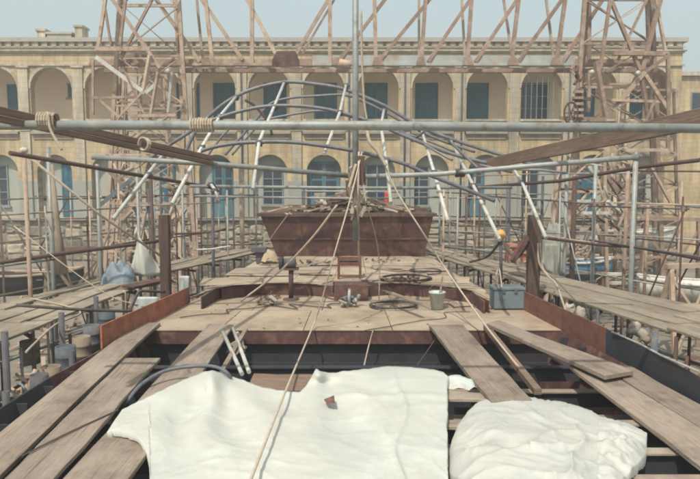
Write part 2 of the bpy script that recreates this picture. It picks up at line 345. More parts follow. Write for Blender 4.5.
MB().box((xl,FY+.02,zroof-.35),(xr-.01,FY+9,zroof-.15)).build('roof', 'roofgrey', bld)
# parapet and mouldings
pz = Z_(38)
MB().box((xl,FY-.22,Z_(42.2)),(xr+.2,FY+.5,pz)).build('parapet', 'roofgrey', bld)
MB().box((xl,FY-.10,Z_(47.6)),(xr+.08,FY-.001,Z_(46.6))).build('string_course', 'roofgrey', bld)
x = xl+.2; nco = 0
cmesh = None
while x < xr-.3:
    wd = random.choice([.32,.34,.3])
    if cmesh is None: o = MB().box((x,FY-.12,Z_(46.5)),(x+.33,FY-.003,Z_(42.3))).build('corbel', 'limegrey', bld); cmesh = o
    else:
        o = cmesh.copy(); C.objects.link(o); o.parent = bld; o.location.x = x+.165-bld.location.x
    x += .52; nco += 1
for (ya, yb, pr) in ((51.5,50,.16),(53,51.6,.08),(66,64.4,.10)):
    MB().box((xl,FY-pr,Z_(ya)),(xr+pr,FY-.002,Z_(yb))).build('cornice', 'limegrey', bld)
# pilasters, ledges, recessed panels
for k, e in enumerate(edges[:-1]):
    MB().box((e-.28,FY-.12,zfloor0),(e+.28,FY-.004,Z_(68))).build('pilaster', 'limegrey', bld)
    MB().box((e-.36,FY-.18,Z_(68)),(e+.36,FY-.005,Z_(66.2))).build('pilaster_cap', 'limegrey', bld)
    MB().box((e-.33,FY-.16,Z_(131)),(e+.33,FY-.006,Z_(129))).build('pilaster_band', 'limegrey', bld)
for k, bx in enumerate(BAYS):
    a, b_ = edges[k]+.36, edges[k+1]-.36
    if b_ < a+.5: continue
    MB().box((a,FY-.22,Z_(134)),(b_,FY-.003,Z_(131.5))).build('balcony_ledge', 'slab', bld)
    MB().box((a+.1,FY-.07,Z_(139)),(b_-.1,FY-.002,Z_(137.6))).build('moulding', 'slab', bld)
    MB().box((a+.02,FY-.06,Z_(121.2)),(b_-.02,FY-.003,Z_(119))).build('parapet_coping', 'limegrey', bld)
    # archivolt
    ring = MB(); cx = X_(bx)
    for s_ in range(12):
        t0, t1 = math.pi*s_/12, math.pi*(s_+1)/12
        P4 = [(cx-r*math.cos(t), FY-.05, zA_spring+r*math.sin(t)) for r, t in ((rA+.01,t0),(rA+.16,t0),(rA+.16,t1),(rA+.01,t1))]
        ring.prism(P4, (0,.048,0))
    ring.build('archivolt', 'limegrey', bld)
# gallery back wall (upper), floor, ceiling, ground floor infill
BY = FY+2.45
bw = MB(); bw.box((xl,BY,zfloor1),(xr-.02,BY+.3,Z_(60))); bw.build('gallery_wall', 'gallery', bld)
MB().box((xl,FY+.51,Z_(62.5)),(xr-.02,BY,Z_(60.5))).build('gallery_ceiling', 'gallery', bld)
MB().box((xl,FY+.51,Z_(134)),(xr-.02,BY,zfloor1)).build('gallery_floor', 'gallery', bld)
IY = FY+.52
MB().box((xl,IY,zfloor0),(xr-.02,IY+.2,Z_(136))).build('infill_wall', 'paintblue', bld)
MB().box((xl,FY-.25,zfloor0-.12),(xr+.05,FY+.5,zfloor0-.001)).build('plinth_ledge', 'slab', bld)
# openings: doors and windows
def door(cx, z0, z1, wd, y, m='blue', leaf=2, glazed=0):
    fr = MB(); t = .09
    fr.box((cx-wd/2-t,y-.07,z0),(cx-wd/2,y-.002,z1)); fr.box((cx+wd/2,y-.07,z0),(cx+wd/2+t,y-.002,z1)); fr.box((cx-wd/2-t,y-.07,z1),(cx+wd/2+t,y-.002,z1+t))
    d = fr.build('door', m, bld)
    lw = wd/leaf
    for i in range(leaf):
        a = cx-wd/2+i*lw+.01; b = a+lw-.02
        lf = MB().box((a,y-.045,z0+.02),(b,y-.01,z1-.01)).build('door_leaf', m, d)
        np_ = 3
        if glazed:
            zz = z0+(z1-z0)*.36
            for q in range(glazed):
                za = zz+(z1-zz)*q/glazed+.06; zb = zz+(z1-zz)*(q+1)/glazed-.05
                MB().box((a+.1,y-.052,za),(b-.1,y-.046,zb)).build('pane', 'glass', d)
            MB().box((a+.1,y-.062,z0+.15),(b-.1,y-.046,zz-.05)).build('door_panel', m, d)
        else:
            for q in range(3):
                za = z0+(z1-z0)*q/3+.08; zb = z0+(z1-z0)*(q+1)/3-.06
                MB().box((a+.09,y-.062,za),(b-.09,y-.046,zb)).build('door_panel', m, d)
def window(cx, z0, z1, wd, y, cols=2, rows=3, m='paneframe'):
    t = .07; fr = MB()
    fr.box((cx-wd/2-t,y-.08,z0-t),(cx+wd/2+t,y-.003,z0)); fr.box((cx-wd/2-t,y-.08,z1),(cx+wd/2+t,y-.003,z1+t))
    for i in range(cols+1):
        xx = cx-wd/2+wd*i/cols; fr.box((xx-.03,y-.078,z0),(xx+.03,y-.004,z1))
    for j in range(1, rows):
        zz = z0+(z1-z0)*j/rows
        for i in range(cols):
            fr.box((cx-wd/2+wd*i/cols+.03,y-.07,zz-.025),(cx-wd/2+wd*(i+1)/cols-.03,y-.006,zz+.025))
    f = fr.build('window', m, bld)
    for i in range(cols):
        for j in range(rows):
            MB().box((cx-wd/2+wd*i/cols+.032,y-.03,z0+(z1-z0)*j/rows+.03),(cx-wd/2+wd*(i+1)/cols-.032,y-.008,z0+(z1-z0)*(j+1)/rows-.03)).build('pane', 'glass', f)
    MB().box((cx-wd/2-.15,y-.16,z0-t-.08),(cx+wd/2+.15,y-.003,z0-t-.004)).build('sill', 'slab', f)
XB = lambda px: W(px, 100, BY).x
ZB = lambda py: W(350, py, BY).z
up = {0:None}
for k, bx in enumerate(BAYS):
    if k == 2:  # far left: small dark window
        window(XB(73), ZB(97), ZB(85), .5, BY, 1, 1); continue
    if k in (0, 1): door(XB(bx+18), zfloor1, ZB(86), 1.2, BY); continue
    if k == 11: # glazed screen bay
        window(XB(530), zfloor1+.8, ZB(84), 2.2, BY, 3, 3, 'paneframe'); continue
    if k >= 12: door(XB({12:584,13:632}[k]), zfloor1, ZB(88), 1.1, BY); continue
    dx = 350+(bx-350)*.938; door(XB(dx+({3:4,4:14}.get(k,0))), zfloor1, ZB(84.5), 1.22, BY)
# grey glazed partition in the bay at k=11
gp = MB(); cx = X_(BAYS[11])
for i in range(8): gp.box((cx-1.15+i*.32,FY+.3,zA_bot),(cx-1.12+i*.32,FY+.34,zA_spring+.9))
gp.build('partition_mullion', 'paneframe', bld)
XI = lambda px: W(px, 190, IY).x
ZI = lambda py: W(350, py, IY).z
gf = {2:('d',70,217,164,.7),3:('d',118,218,168,.9),4:('d',168,214,168,.75),5:('d',224,218,160,1.2),6:('w',273,204,166,1.15),7:('g',324,215,163,1.7),8:('w',377,203,165,1.25),
      9:('w',419,205,167,1.1),10:('g',474,219,168,1.0),11:('w',529,206,171,1.0),12:('d',583,217,170,1.0),13:('w',637,206,172,1.0),0:('w',-52,205,166,1),1:('w',0,205,166,1)}
for k, (t, px, yb, yt, wd) in gf.items():
    if t == 'd': door(XI(px), ZI(min(yb, 217.5)), ZI(yt), wd, IY, 'blue' if k != 5 else 'tealdoor', 2, 2 if k == 5 else 0)
    elif t == 'g': door(XI(px), ZI(yb), ZI(yt), wd, IY, 'tealdoor', 2, 2)
    else: window(XI(px), ZI(yb), ZI(yt), wd, IY, 2, 3)
# painted lower part of piers
for k, e in enumerate(edges[:-1]):
    MB().box((e-.553,FY-.004,zfloor0+.02),(e-.283,FY-.001,Z_(181))).box((e+.283,FY-.004,zfloor0+.02),(e+.553,FY-.001,Z_(181))).box((e-.277,FY-.125,zfloor0+.02),(e+.277,FY-.1205,Z_(181))).build('painted_dado', 'paintblue', bld)
# rain pipes
for px in (128, 243, 349, 404, 460, 566):
    MB().tube([(X_(px),FY-.2,zfloor0),(X_(px),FY-.2,Z_(62))], .05, 6).build('rain_pipe', 'darkgrey', bld)
# rubble plinth
MB().box((xl,FY-.02,GZ-.4),(xr,FY+.5,zfloor0-.121)).build('plinth_core', 'mortar', bld)
stones = 0; extra = MB(); x = xl+.1; ztop = zfloor0-.14
while x < xr-.6:
    colw = random.uniform(.75,1.35); z0 = GZ
    while z0 < ztop-.12:
        hh = min(random.uniform(.3,.72), ztop-z0)
        if ztop-(z0+hh) < .2: hh = ztop-z0
        nsp = random.choice([1,1,2,2]) if hh < .55 else 1; f_ = random.uniform(.38,.62)
        for (xa, xb) in ([(x, x+colw)] if nsp == 1 else [(x, x+colw*f_), (x+colw*f_, x+colw)]):
            pxm = 350+17*(xa+xb)/2
            if 282 < pxm < 415 or pxm < -8: continue
            jit = lambda s=.06: random.uniform(-s, s); z1 = z0+hh; wd = xb-xa; sk = jit(.09)
            c = [(xa+.04+jit(.04),z0+.05+jit(.04)),(xa+wd*.5,z0+.03+jit(.04)),(xb-.04+jit(.05),z0+.05+jit(.05)),(xb-.02+jit(.06),(z0+z1)/2+sk),(xb-.05+jit(.06),z1-.05+jit(.05)),(xa+wd*.5,z1-.03+jit(.04)),(xa+.05+jit(.05),z1-.05+jit(.05)),(xa+.02+jit(.04),(z0+z1)/2-sk)]
            n6 = 8; fr_ = [(a, FY-.021, min(q, ztop)) for a, q in c]; cc = (xa+wd/2, (z0+z1)/2)
            in_ = [(cc[0]+(a-cc[0])*.78, FY-.06-random.random()*.09, min(ztop, cc[1]+(q-cc[1])*.74)) for a, q in c]
            b = MB(); tgt = b if stones < 295 else extra
            tgt.add(fr_+in_, [tuple(range(n6,2*n6))]+[(i,(i+1)%n6,n6+(i+1)%n6,n6+i) for i in range(n6)])
            if stones < 295: b.build('stone', random.choice(['rubble','rubble','rubble2','rubble3']), bld); stones += 1
        z0 += hh
    x += colw
if extra.v: extra.build('stone_rest', 'rubble', bld, kind='stuff')
# roof-top chimneys and tank wall, each standing on the roof
def blk(name, px0, px1, y0, y1, m, lab, cat, Yd=FY+.6):
    b = MB(); p = W(px0, y1, Yd); q = W(px1, y0, Yd)
    b.box((p.x, Yd, zroof-.15), (q.x, Yd+.9, q.z)); b.box((p.x-.07, Yd-.07, q.z+.001), (q.x+.07, Yd+.97, q.z+.12))
    return b.build(name, m, None, lab, cat)
blk('chimney', 37, 45, 31, 38, 'limegrey', 'low stubby stone chimney on the roof at the far left end', 'chimney')
blk('roof_shed', 47, 71, 34, 38, 'roofgrey', 'long low grey roof housing between the two chimneys', 'roof housing')
blk('chimney', 75, 82, 27, 38, 'limegrey', 'taller pale stone chimney on the roof right of the low housing', 'chimney')
# side wing beyond the right corner
wg = thing('side_wing', (X_(700), FY+6, GZ), 'lower stone wing beyond the right end of the arcaded building', 'building')
wY = FY+4
b = MB(); x0 = W(672,100,wY).x; x0 = max(x0, xr+.05)
b.box((x0, wY, GZ-.4), (x0+14, wY+6, W(680,76,wY).z)); b.build('wall', 'limestone', wg)
MB().box((x0-.02, wY-.2, W(680,76,wY).z+.002), (x0+14.1, wY+6.1, W(680,72,wY).z)).build('cornice', 'limegrey', wg)
for i in range(3):
    MB().box((x0+1.2+i*2.6, wY-.05, W(680,118,wY).z), (x0+2.2+i*2.6, wY-.004, W(680,92,wY).z)).build('window', 'paneframe', wg)
    MB().box((x0+1.27+i*2.6, wY-.056, W(680,118,wY).z+.07), (x0+2.13+i*2.6, wY-.051, W(680,92,wY).z-.07)).build('pane', 'glass', wg)

# ================================================================= GANTRY TRUSS + TOWERS
TY = 26.5
tr = thing('gantry_truss', W(350, 66, TY), 'long rusty steel lattice girder spanning above the hull in front of the roofline', 'girder')
TOP = -45
def ext(x0, y0, x1, y1, yy): return x0+(x1-x0)*(yy-y0)/(y1-y0)
def member(name, x0, y0, Y0, x1, y1, Y1, wd, m, parent): 
    return MB().bar(W(x0,y0,Y0), W(x1,y1,Y1), wd, wd*.8).build(name, m, parent, axis=(W(x0,y0,Y0), W(x1,y1,Y1)))
z66 = W(350,66,TY)
for (xa, xb, m_) in ((90,312,'rust'),(312.5,575,'chordpaint'),(575.5,655,'rust')):
    p = W(xa,66,TY); q = W(xb,66,TY)
    MB().box((p.x,TY-.13,p.z),(q.x,TY+.13,p.z+.10)).box((p.x,TY-.02,p.z+.101),(q.x,TY+.02,p.z+.42 if m_!='rust' else p.z+.28)).build('bottom_chord', m_, tr)
    MB().box((p.x,TY+1.5,p.z),(q.x,TY+1.7,p.z+.16)).build('bottom_chord', 'rust', tr)
    t = W(xa,TOP,TY); u = W(xb,TOP,TY)
    MB().box((t.x,TY-.12,t.z),(u.x,TY+.12,t.z+.2)).build('top_chord', 'rust', tr)
    MB().box((t.x,TY+1.5,t.z),(u.x,TY+1.7,t.z+.2)).build('top_chord', 'rust', tr)
posts = [(213,208),(252,252),(330,330),(376,375),(421,424),(467,470),(511,516),(556,562),(589,589)]
for (xb, xt) in posts:
    xe = ext(xb,65,xt,22,TOP); member('truss_post', xb, 65, TY, xe, TOP, TY, .15, 'rusttan' if xb<400 else 'rust', tr)
for (xb, xt) in [(203,199),(419,419),(465,463),(513,507),(554,549)]:
    xe = ext(xb,62,xt,22,TOP); member('truss_post', xb, 62, TY+1.6, xe, TOP, TY+1.6, .10, 'rusttan', tr)
for (xb, yb, xt) in [(200,62,172),(243,60,217),(276,54,259),(296,54,315),(302,54,321),(338,62,368),(378,62,411),(428,62,455),(475,62,502),(516,64,546),(562,62,588)]:
    xe = ext(xb,yb,xt,22,TOP); member('diagonal', xb, yb, TY, xe, TOP, TY+.2, .17 if xb!=302 else .1, 'rusttan' if xb<300 else 'rust', tr)
gs = W(272,67,TY-.16); ge = W(298,52,TY-.16)
MB().prism([W(272,67,TY-.16),W(299,67,TY-.16),W(299,60,TY-.16),W(296,52,TY-.16),W(276,52,TY-.16),W(272,60,TY-.16)], (0,.03,0)).build('gusset_plate', 'maroon', tr)
for xx, ww in ((206,5),(338,7),(421,5),(468,6),(513,6),(557,7),(378,6)):
    MB().prism([W(xx-ww,65,TY-.15),W(xx+ww,65,TY-.15),W(xx+ww*.6,57,TY-.15),W(xx-ww*.6,57,TY-.15)], (0,.02,0)).build('gusset_plate', 'rust', tr)
MB().tube([W(339,63,TY-.3),W(351,65,TY-.3)], .17, 10).build('roller', 'rusttan', tr)

def lattice(name, corners_b, corners_t, levels, label, mats, wleg=.17, wbr=.09, group='lattice trestle towers carrying the girder'):
    c = sum(corners_b, Vector())/4
    t = thing(name, c, label, 'trestle tower', group)
    for a, b_ in zip(corners_b, corners_t): MB().bar(a, b_, wleg).build('leg', mats[0], t, axis=(a, b_))
    for l in range(levels):
        f0, f1 = l/levels, (l+1)/levels
        q0 = [a.lerp(b_, f0) for a, b_ in zip(corners_b, corners_t)]; q1 = [a.lerp(b_, f1) for a, b_ in zip(corners_b, corners_t)]
        for i in range(4):
            j = (i+1)%4; n_ = (corners_b[i]-c); 
            MB().bar(q1[i], q1[j], wbr*1.15).build('ring_beam', random.choice(mats), t, axis=(q1[i], q1[j]))
            (p, q) = (q0[i], q1[j]) if (l+i)%2 else (q0[j], q1[i])
            MB().bar(p, q, wbr, wbr*.5).build('brace', random.choice(mats), t, axis=(p, q))
            if i in (0, 2) and l%2 == 0:
                (p, q) = (q0[j], q1[i]) if (l+i)%2 else (q0[i], q1[j])
                MB().bar(p, q, wbr*.8, wbr*.4).build('brace', random.choice(mats), t, axis=(p+Vector((0,.1,0)), q+Vector((0,.1,0))))
    return t
def gnd(x, Y): 
    p = W(x, 200, Y); return Vector((p.x, Y, GZ))
lt = lattice('trestle_tower', [gnd(100,25.8),gnd(196,25.8),gnd(192,29),gnd(108,29)],
        [W(122,TOP,26),W(176,TOP,26),W(172,TOP,28.4),W(124,TOP,28.4)], 7, 'left lattice trestle tower of tan and rusty steel holding up the girder', ['rusttan','rusttan','rust'], .14, .075)
rt = lattice('trestle_tower', [gnd(566,25.8),gnd(668,25.8),gnd(660,29),gnd(572,29)],
        [W(588,TOP,26),W(650,TOP,26),W(646,TOP,28.4),W(590,TOP,28.4)], 8, 'right lattice trestle tower of brown rusty steel holding up the girder', ['rust','rusttan','rust'], .15, .085)
lattice('trestle_tower', [gnd(612,30),gnd(686,30),gnd(682,32.5),gnd(616,32.5)], [W(624,90,30),W(676,90,30),W(674,90,32),W(626,90,32)], 6, 'shorter rusty lattice trestle standing behind the right tower', ['rusttan','rust','rusttan'], .13, .085)
lattice('trestle_tower', [gnd(112,30),gnd(176,30),gnd(172,32.5),gnd(116,32.5)], [W(124,75,30),W(166,75,30),W(164,75,32),W(126,75,32)], 6, 'shorter tan lattice trestle standing behind the left tower', ['rusttan','rusttan','rust'], .12, .08)
lattice('trestle_tower', [gnd(548,23),gnd(612,23),gnd(608,25),gnd(552,25)], [W(560,150,23),W(604,150,23),W(602,150,24.5),W(562,150,24.5)], 4, 'low lattice trestle in front of the foot of the right tower', ['rusttan','rust','post'], .11, .07)
# hand placed members seen on the towers
for (a, b_, c, d, wd, m_) in [(95,49,150,49,.16,'rusttan'),(92,98,140,97,.1,'rust'),(130,116,176,115,.12,'rusttan'),(96,57,145,93,.15,'pipew'),(145,93,160,80,.13,'pipew'),
        (150,55,143,93,.13,'rusttan'),(128,22,160,68,.13,'rusttan'),(140,22,121,58,.1,'rust'),(98,50,102,22,.12,'rusttan'),(120,45,123,20,.1,'rust'),(111,45,107,20,.08,'rust'),(172,72,168,112,.1,'pipew'),
        (93,60,93,115,.09,'rusttan'),(118,118,150,84,.08,'rusttan'),(100,100,140,135,.1,'rusttan'),(158,72,150,120,.1,'rusttan'),(125,72,145,116,.08,'rust')]:
    if b_ <= 23: a, b_ = ext(c,d,a,b_,-44), -44
    if d <= 23: c, d = ext(a,b_,c,d,-44), -44
    MB().bar(W(a,b_,25.2), W(c,d,25.4), wd).build('outer_brace', m_, lt, axis=(W(a,b_,25.2), W(c,d,25.4)))
for (a, b_, c, d, wd, m_) in [(613,53,668,54,.16,'rust'),(668,53,668,150,.12,'rust'),(668,56,645,72,.13,'rust'),(655,20,642,70,.15,'rust'),(660,22,665,50,.1,'rusttan'),(607,22,600,70,.12,'rust'),
        (645,72,612,110,.16,'rusttan'),(640,70,648,120,.12,'rust'),(645,75,668,110,.14,'rusttan'),(596,62,606,118,.16,'rust'),(590,70,588,112,.12,'rusttan'),(620,22,640,70,.13,'rust'),(636,22,618,60,.1,'rust'),
        (612,100,668,102,.1,'rusttan'),(625,150,668,150,.12,'rusttan'),(650,165,672,205,.1,'rusttan'),(600,165,625,205,.16,'rust'),(628,205,612,240,.1,'rusttan'),(600,205,640,205,.1,'rust'),(640,205,672,204,.1,'rusttan'),
        (628,170,628,240,.15,'rust'),(618,165,640,210,.1,'rusttan'),(655,100,640,135,.1,'rust')]:
    if b_ <= 23: a, b_ = ext(c,d,a,b_,-44), -44
    MB().bar(W(a,b_,25.2), W(c,d,25.4), wd).build('outer_brace', m_, rt, axis=(W(a,b_,25.2), W(c,d,25.4)))
for (px, py, n_, lab) in ((168,71,'a','white lamp housing on the left lattice tower below the girder'),(592,72,'b','white lamp housing on the right tower beside the rusty winch'),(638,73,'c','white lamp housing at the middle joint of the right tower')):
    c = W(px, py, 25.0); MB().lathe(c, [(.02,-.10),(.08,-.07),(.10,.01),(.07,.06),(.03,.09)], 10).build('floodlight', 'boatwhite', None, lab, 'lamp', 'lamp housings on the towers')
# winch with wheel on right tower
wn = thing('winch', W(572,122,25), 'rusty winch column with a spoked hand wheel hanging beside the right tower', 'winch')
for k in range(9):
    t_ = k/8; cc = W(573+10*t_+3*math.sin(k*2.1), 66+25*t_, 25); an_ = k*1.3
    dd = Vector((math.cos(an_)*.09,math.sin(an_)*.05,.11)); MB().bar(cc-dd, cc+dd, .13+.04*math.sin(k*3), .08).build('chain_link', 'post' if k%2 else 'rust', wn)
for k in range(5):
    cc = W(578, 92+k*6, 24.8); MB().box(cc+Vector((-.16-.05*(k%2),-.12,-.05)), cc+Vector((.17,.05,.05))).build('winch_gear', 'rust', wn)
MB().box(W(574,118,25.2), W(582,90,24.8)).build('winch_column', 'post', wn)
MB().box(W(574,97,24.9), W(590,101,25.1)).build('winch_arm', 'post', wn)
c = W(571,113,24.7); MB().tube([c+Vector((.34*math.cos(t)*.75,0,.4*math.sin(t))) for t in [2*math.pi*k/20 for k in range(20)]], .04, 6, closed=True).build('hand_wheel', 'post', wn)
sp_ = MB()
for k in range(3):
    t = math.pi*k/3; d = Vector((.25*math.cos(t),0,.38*math.sin(t))); sp_.bar(c-d, c+d, .035)
sp_.build('spoke', 'post', wn)
MB().bar(W(560,118,25),W(606,119,25),.12).build('winch_platform','rust',wn)
# ================================================================= SHIP
HW = [(3,3.95),(8,3.82),(9.5,3.66),(12.5,3.32),(18,2.75),(24,2.1),(29,.9),(31,.1)]
hw = lambda y: interp(HW, y)
ship = thing('ship_hull', (0, 12, GZ+.5), 'steel ship hull under construction with red oxide plating and a beige primed deck', 'ship')
Y0 = G(350,330,0).y      # far edge of the open hold
Y1 = G(350,299,0).y      # foot of raised coaming
# bottom + side plating (outer skin)
for sgn in (-1, 1):
    ys = [3,6,8.0,9.3,11,12.5,15,18,21,24,27,29,31]
    for (a, b_) in zip(ys, ys[1:]):
        near = b_ <= 8.01
        pl = MB(); th = .02
        xa, xb = sgn*hw(a), sgn*hw(b_)
        zt = .0
        poly = [(xa,a,zt),(xb,b_,zt),(xb*.86,b_,GZ+.5),(xa*.86,a,GZ+.5)]
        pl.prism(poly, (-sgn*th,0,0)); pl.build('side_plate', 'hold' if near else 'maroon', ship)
    # bulwark: upstanding plate above the deck
    def bul(y0, y1, z1a, z1b, m_):
        n_ = 6; b = MB()
        for i in range(n_):
            a = y0+(y1-y0)*i/n_; c = y0+(y1-y0)*(i+1)/n_; za = z1a+(z1b-z1a)*i/n_; zc = z1a+(z1b-z1a)*(i+1)/n_
            b.prism([(sgn*(hw(a)+.005),a,.003),(sgn*(hw(c)+.005),c,.003),(sgn*(hw(c)+.005),c,zc),(sgn*(hw(a)+.005),a,za)], (-sgn*.025,0,0))
        b.build('bulwark', m_, ship)
    if sgn < 0: bul(9.35, 12.9, .36, .33, 'orange')
    else: bul(9.15, 12.6, .37, .36, 'bulwark2'); bul(6.2, 9.13, .33, .36, 'hold')
    # deep inner side under the bulwark at the hold (thick dark web) and longitudinal stringer
    for zz in (-.45, -1.0):
        st = MB()
        for a, c in ((3,8),(8,Y0-.03)):
            st.prism([(sgn*(hw(a)-.03),a,zz),(sgn*(hw(c)-.03),c,zz),(sgn*(hw(c)-.22),c,zz),(sgn*(hw(a)-.22),a,zz)], (0,0,.03))
        st.build('stringer', 'hold', ship)
MB().add([(-3.2,3,GZ+.75),(3.2,3,GZ+.75),(2.9,Y0,GZ+.75),(-2.9,Y0,GZ+.75)], [(0,1,2,3)]).build('hold_floor', 'hold', ship)
# frames crossing the hold
for i, yy in enumerate([5.2,5.75,6.45,7.35,8.3,9.4]):
    h_ = hw(yy)-.25; z = -.5 if i > 2 else -.22
    MB().box((-h_,yy,z),(h_,yy+.03,z+.2)).build('frame_web', 'hold', ship)
    if i < 5: MB().box((.5 if i > 2 else .9,yy-.05,z+.203),(h_-.1,yy+.09,z+.22)).build('frame_flange', 'holdpale', ship)
    else: MB().box((-h_,yy-.05,z+.203),(h_,yy+.09,z+.22)).build('frame_flange', 'hold', ship)
# vertical ribs on the sides of the hold
for sgn in (-1, 1):
    for i in range(9):
        yy = 5.3+i*.62; MB().box((sgn*(hw(yy)-.16),yy,GZ+.8),(sgn*(hw(yy)-.03),yy+.03,-.05)).build('side_rib', 'hold', ship)
# bulkhead at the far side of hold, maroon deck beam at its top
MB().box((-hw(Y0)+.05,Y0+.12,GZ+.76),(hw(Y0)-.05,Y0+.15,-.22)).build('bulkhead', 'hold', ship)
MB().box((-hw(Y0)+.03,Y0,-.24),(hw(Y0)-.03,Y0+.05,-.012)).build('deck_beam', 'maroon', ship)
MB().box((-hw(Y0)+.05,Y0+.05,-.62),(hw(Y0)-.05,Y0+.115,-.58)).build('stiffener', 'hold', ship)
# main deck plates with seams
cuts = [-1, -.62, -.22, .2, .6, 1]
yrow = [Y0-.02, (Y0+Y1)/2+.2, Y1+1.2]
for r_ in range(2):
    for c_ in range(5):
        f0, f1 = cuts[c_]+(.06*r_ if c_ else 0), cuts[c_+1]+(.06*r_ if c_ < 4 else 0)
        a, b_ = yrow[r_]+.006, yrow[r_+1]-.006; e = .007
        MB().prism([(f0*hw(a)+e,a,-.012),(f1*hw(a)-e,a,-.012),(f1*hw(b_)-e,b_,-.012),(f0*hw(b_)+e,b_,-.012)], (0,0,.012+random.uniform(0,.004))).build('deck_plate', 'deck', ship)
# raised coaming: front face follows an irregular outline, deck plates above overhang
ZU = .27
def Gu(x, y): return G(x, y, ZU)
out = [Gu(196,296),Gu(221,287),Gu(258,283),Gu(300,283.5),Gu(333,285),Gu(333,281),Gu(368,281),Gu(368,285),Gu(392,283),Gu(440,286),Gu(470,290),Gu(490,300)]
back = [Gu(432,257.5),Gu(264,259)]
cf = MB()
for a, c in zip(out[1:-1], out[2:]):
    a2 = Vector((a.x,a.y+.05,0)); c2 = Vector((c.x,c.y+.05,0))
    cf.prism([(a2.x,a2.y,.003),(c2.x,c2.y,.003),(c2.x,c2.y,ZU-.03),(a2.x,a2.y,ZU-.03)], (0,.03,0))
cf.build('coaming', 'maroon', ship)
for sgn in (-1, 1):
    e0 = out[0] if sgn < 0 else out[-1]; e1 = back[1] if sgn < 0 else back[0]
    MB().prism([(e0.x-sgn*.08,e0.y+.05,.003),(e1.x-sgn*.08,e1.y,.003),(e1.x-sgn*.08,e1.y,ZU-.03),(e0.x-sgn*.08,e0.y+.05,ZU-.03)], (-sgn*.03,0,0)).build('coaming_side', 'maroon', ship)
# upper deck as plates: strips between front outline and back, clipped by columns
xs_ = [196,236,290,333,368,410,452,490]
def frontY(px):
    tab = [(196,296),(221,287),(258,283),(300,283.5),(332.9,285),(333,281),(368,281),(368.1,285),(392,283),(440,286),(470,290),(490,300)]
    return interp(tab, px)
for i in range(len(xs_)-1):
    xa, xb = xs_[i], xs_[i+1]
    bk0 = 264+(432-264)*(xa-196)/(490-196); bk1 = 264+(432-264)*(xb-196)/(490-196)
    f = [Gu(xa+ (xb-xa)*k/4, frontY(xa+.01+(xb-xa-.02)*k/4)) for k in range(5)]
    B0 = Gu(bk0, 258.3); B1 = Gu(bk1, 258.3)
    mid0 = f[0].lerp(B0, .45+.1*(i%2)); mid1 = f[-1].lerp(B1, .45+.1*(i%2)); e = Vector((.006,0,0)); ey = Vector((0,.007,0))
    MB().prism([f[0]+e]+f[1:-1]+[f[-1]-e, mid1-e-ey, mid0+e-ey], (0,0,.022)).build('upper_deck_plate', 'deck2', ship)
    MB().prism([mid0+e+ey, mid1-e+ey, B1-e+Vector((0,1.5,0)), B0+e+Vector((0,1.5,0))], (0,0,.016+.01*(i%2))).build('upper_deck_plate', 'deck2', ship)
# side decks beside the raised part
for sgn in (-1, 1):
    a, b_ = Y1+1.215, 24
    MB().prism([(sgn*hw(a),a,-.03),(sgn*hw(18),18,-.03),(sgn*hw(b_),b_,-.03),(sgn*.9,b_,-.03),(sgn*1.4,18,-.03),(sgn*2.0,a,-.03)], (0,0,.022)).build('side_deck', 'deck2', ship)
# hatch box before the coaming
p = G(334,301,0); q = G(368,301,0)
MB().box((p.x,p.y,.006),(q.x,p.y+.4,.33)).build('hatch_box', 'maroon', ship)
# deckhouse : flared front, rim, belt
DY = G(350,257,ZU).y
def dh(y0, y1, xs0, xs1, zb, zt, fl):   # front face leaning
    pass
dz0, dz1 = ZU+.02, W(350,216,DY).z
bl, br = W(277,257,DY).x, W(424,257,DY).x; tl, trr = W(262,214,DY).x, W(432,214,DY).x
L_ = 6.0
dk = MB(); dk.add([(bl,DY,dz0),(br,DY,dz0),(trr,DY-.25,dz1),(tl,DY-.25,dz1),(bl+.4,DY+L_,dz0),(br-.4,DY+L_,dz0),(trr-.3,DY+L_,dz1),(tl+.3,DY+L_,dz1)],
      [(0,1,2,3),(1,5,6,2),(4,0,3,7),(5,4,7,6),(3,2,6,7)])
dh_ = dk.build('deckhouse', 'maroon', ship)
MB().prism([(tl-.1,DY-.33,dz1+.002),(trr+.1,DY-.33,dz1+.002),(trr-.2,DY+L_,dz1+.002),(tl+.2,DY+L_,dz1+.002)], (0,0,.09)).build('rim', 'post', dh_)
zb_ = W(350,239,DY).z; fm = (zb_-dz0)/(dz1-dz0)
MB().box((bl+(tl-bl)*fm+.02,DY-.25*fm-.035,zb_),(br+(trr-br)*fm-.02,DY-.25*fm+.01,zb_+.04)).build('belt_rail', 'maroon', dh_)
for i in range(1, 6):
    xx = bl+(br-bl)*i/6; MB().prism([(xx,DY-.012,dz0+.01),(xx+.03,DY-.012,dz0+.01),(xx+.03,DY-.26,dz1-.01),(xx,DY-.26,dz1-.01)], (0,.01,0)).build('weld_seam', 'maroon', dh_)
# keel blocks
for yy in (5,9,13,17,21):
    MB().box((-.4,yy,GZ-.1),(.4,yy+.5,GZ+.5)).build('keel_block', 'timber', None, {5:'squared timber keel block under the nearest part of the hull',9:'squared timber keel block under the open hold',13:'squared timber keel block under the beige deck',17:'squared timber keel block under the raised deck',21:'squared timber keel block under the deckhouse'}[yy], 'keel block', 'keel blocks under the hull')
    
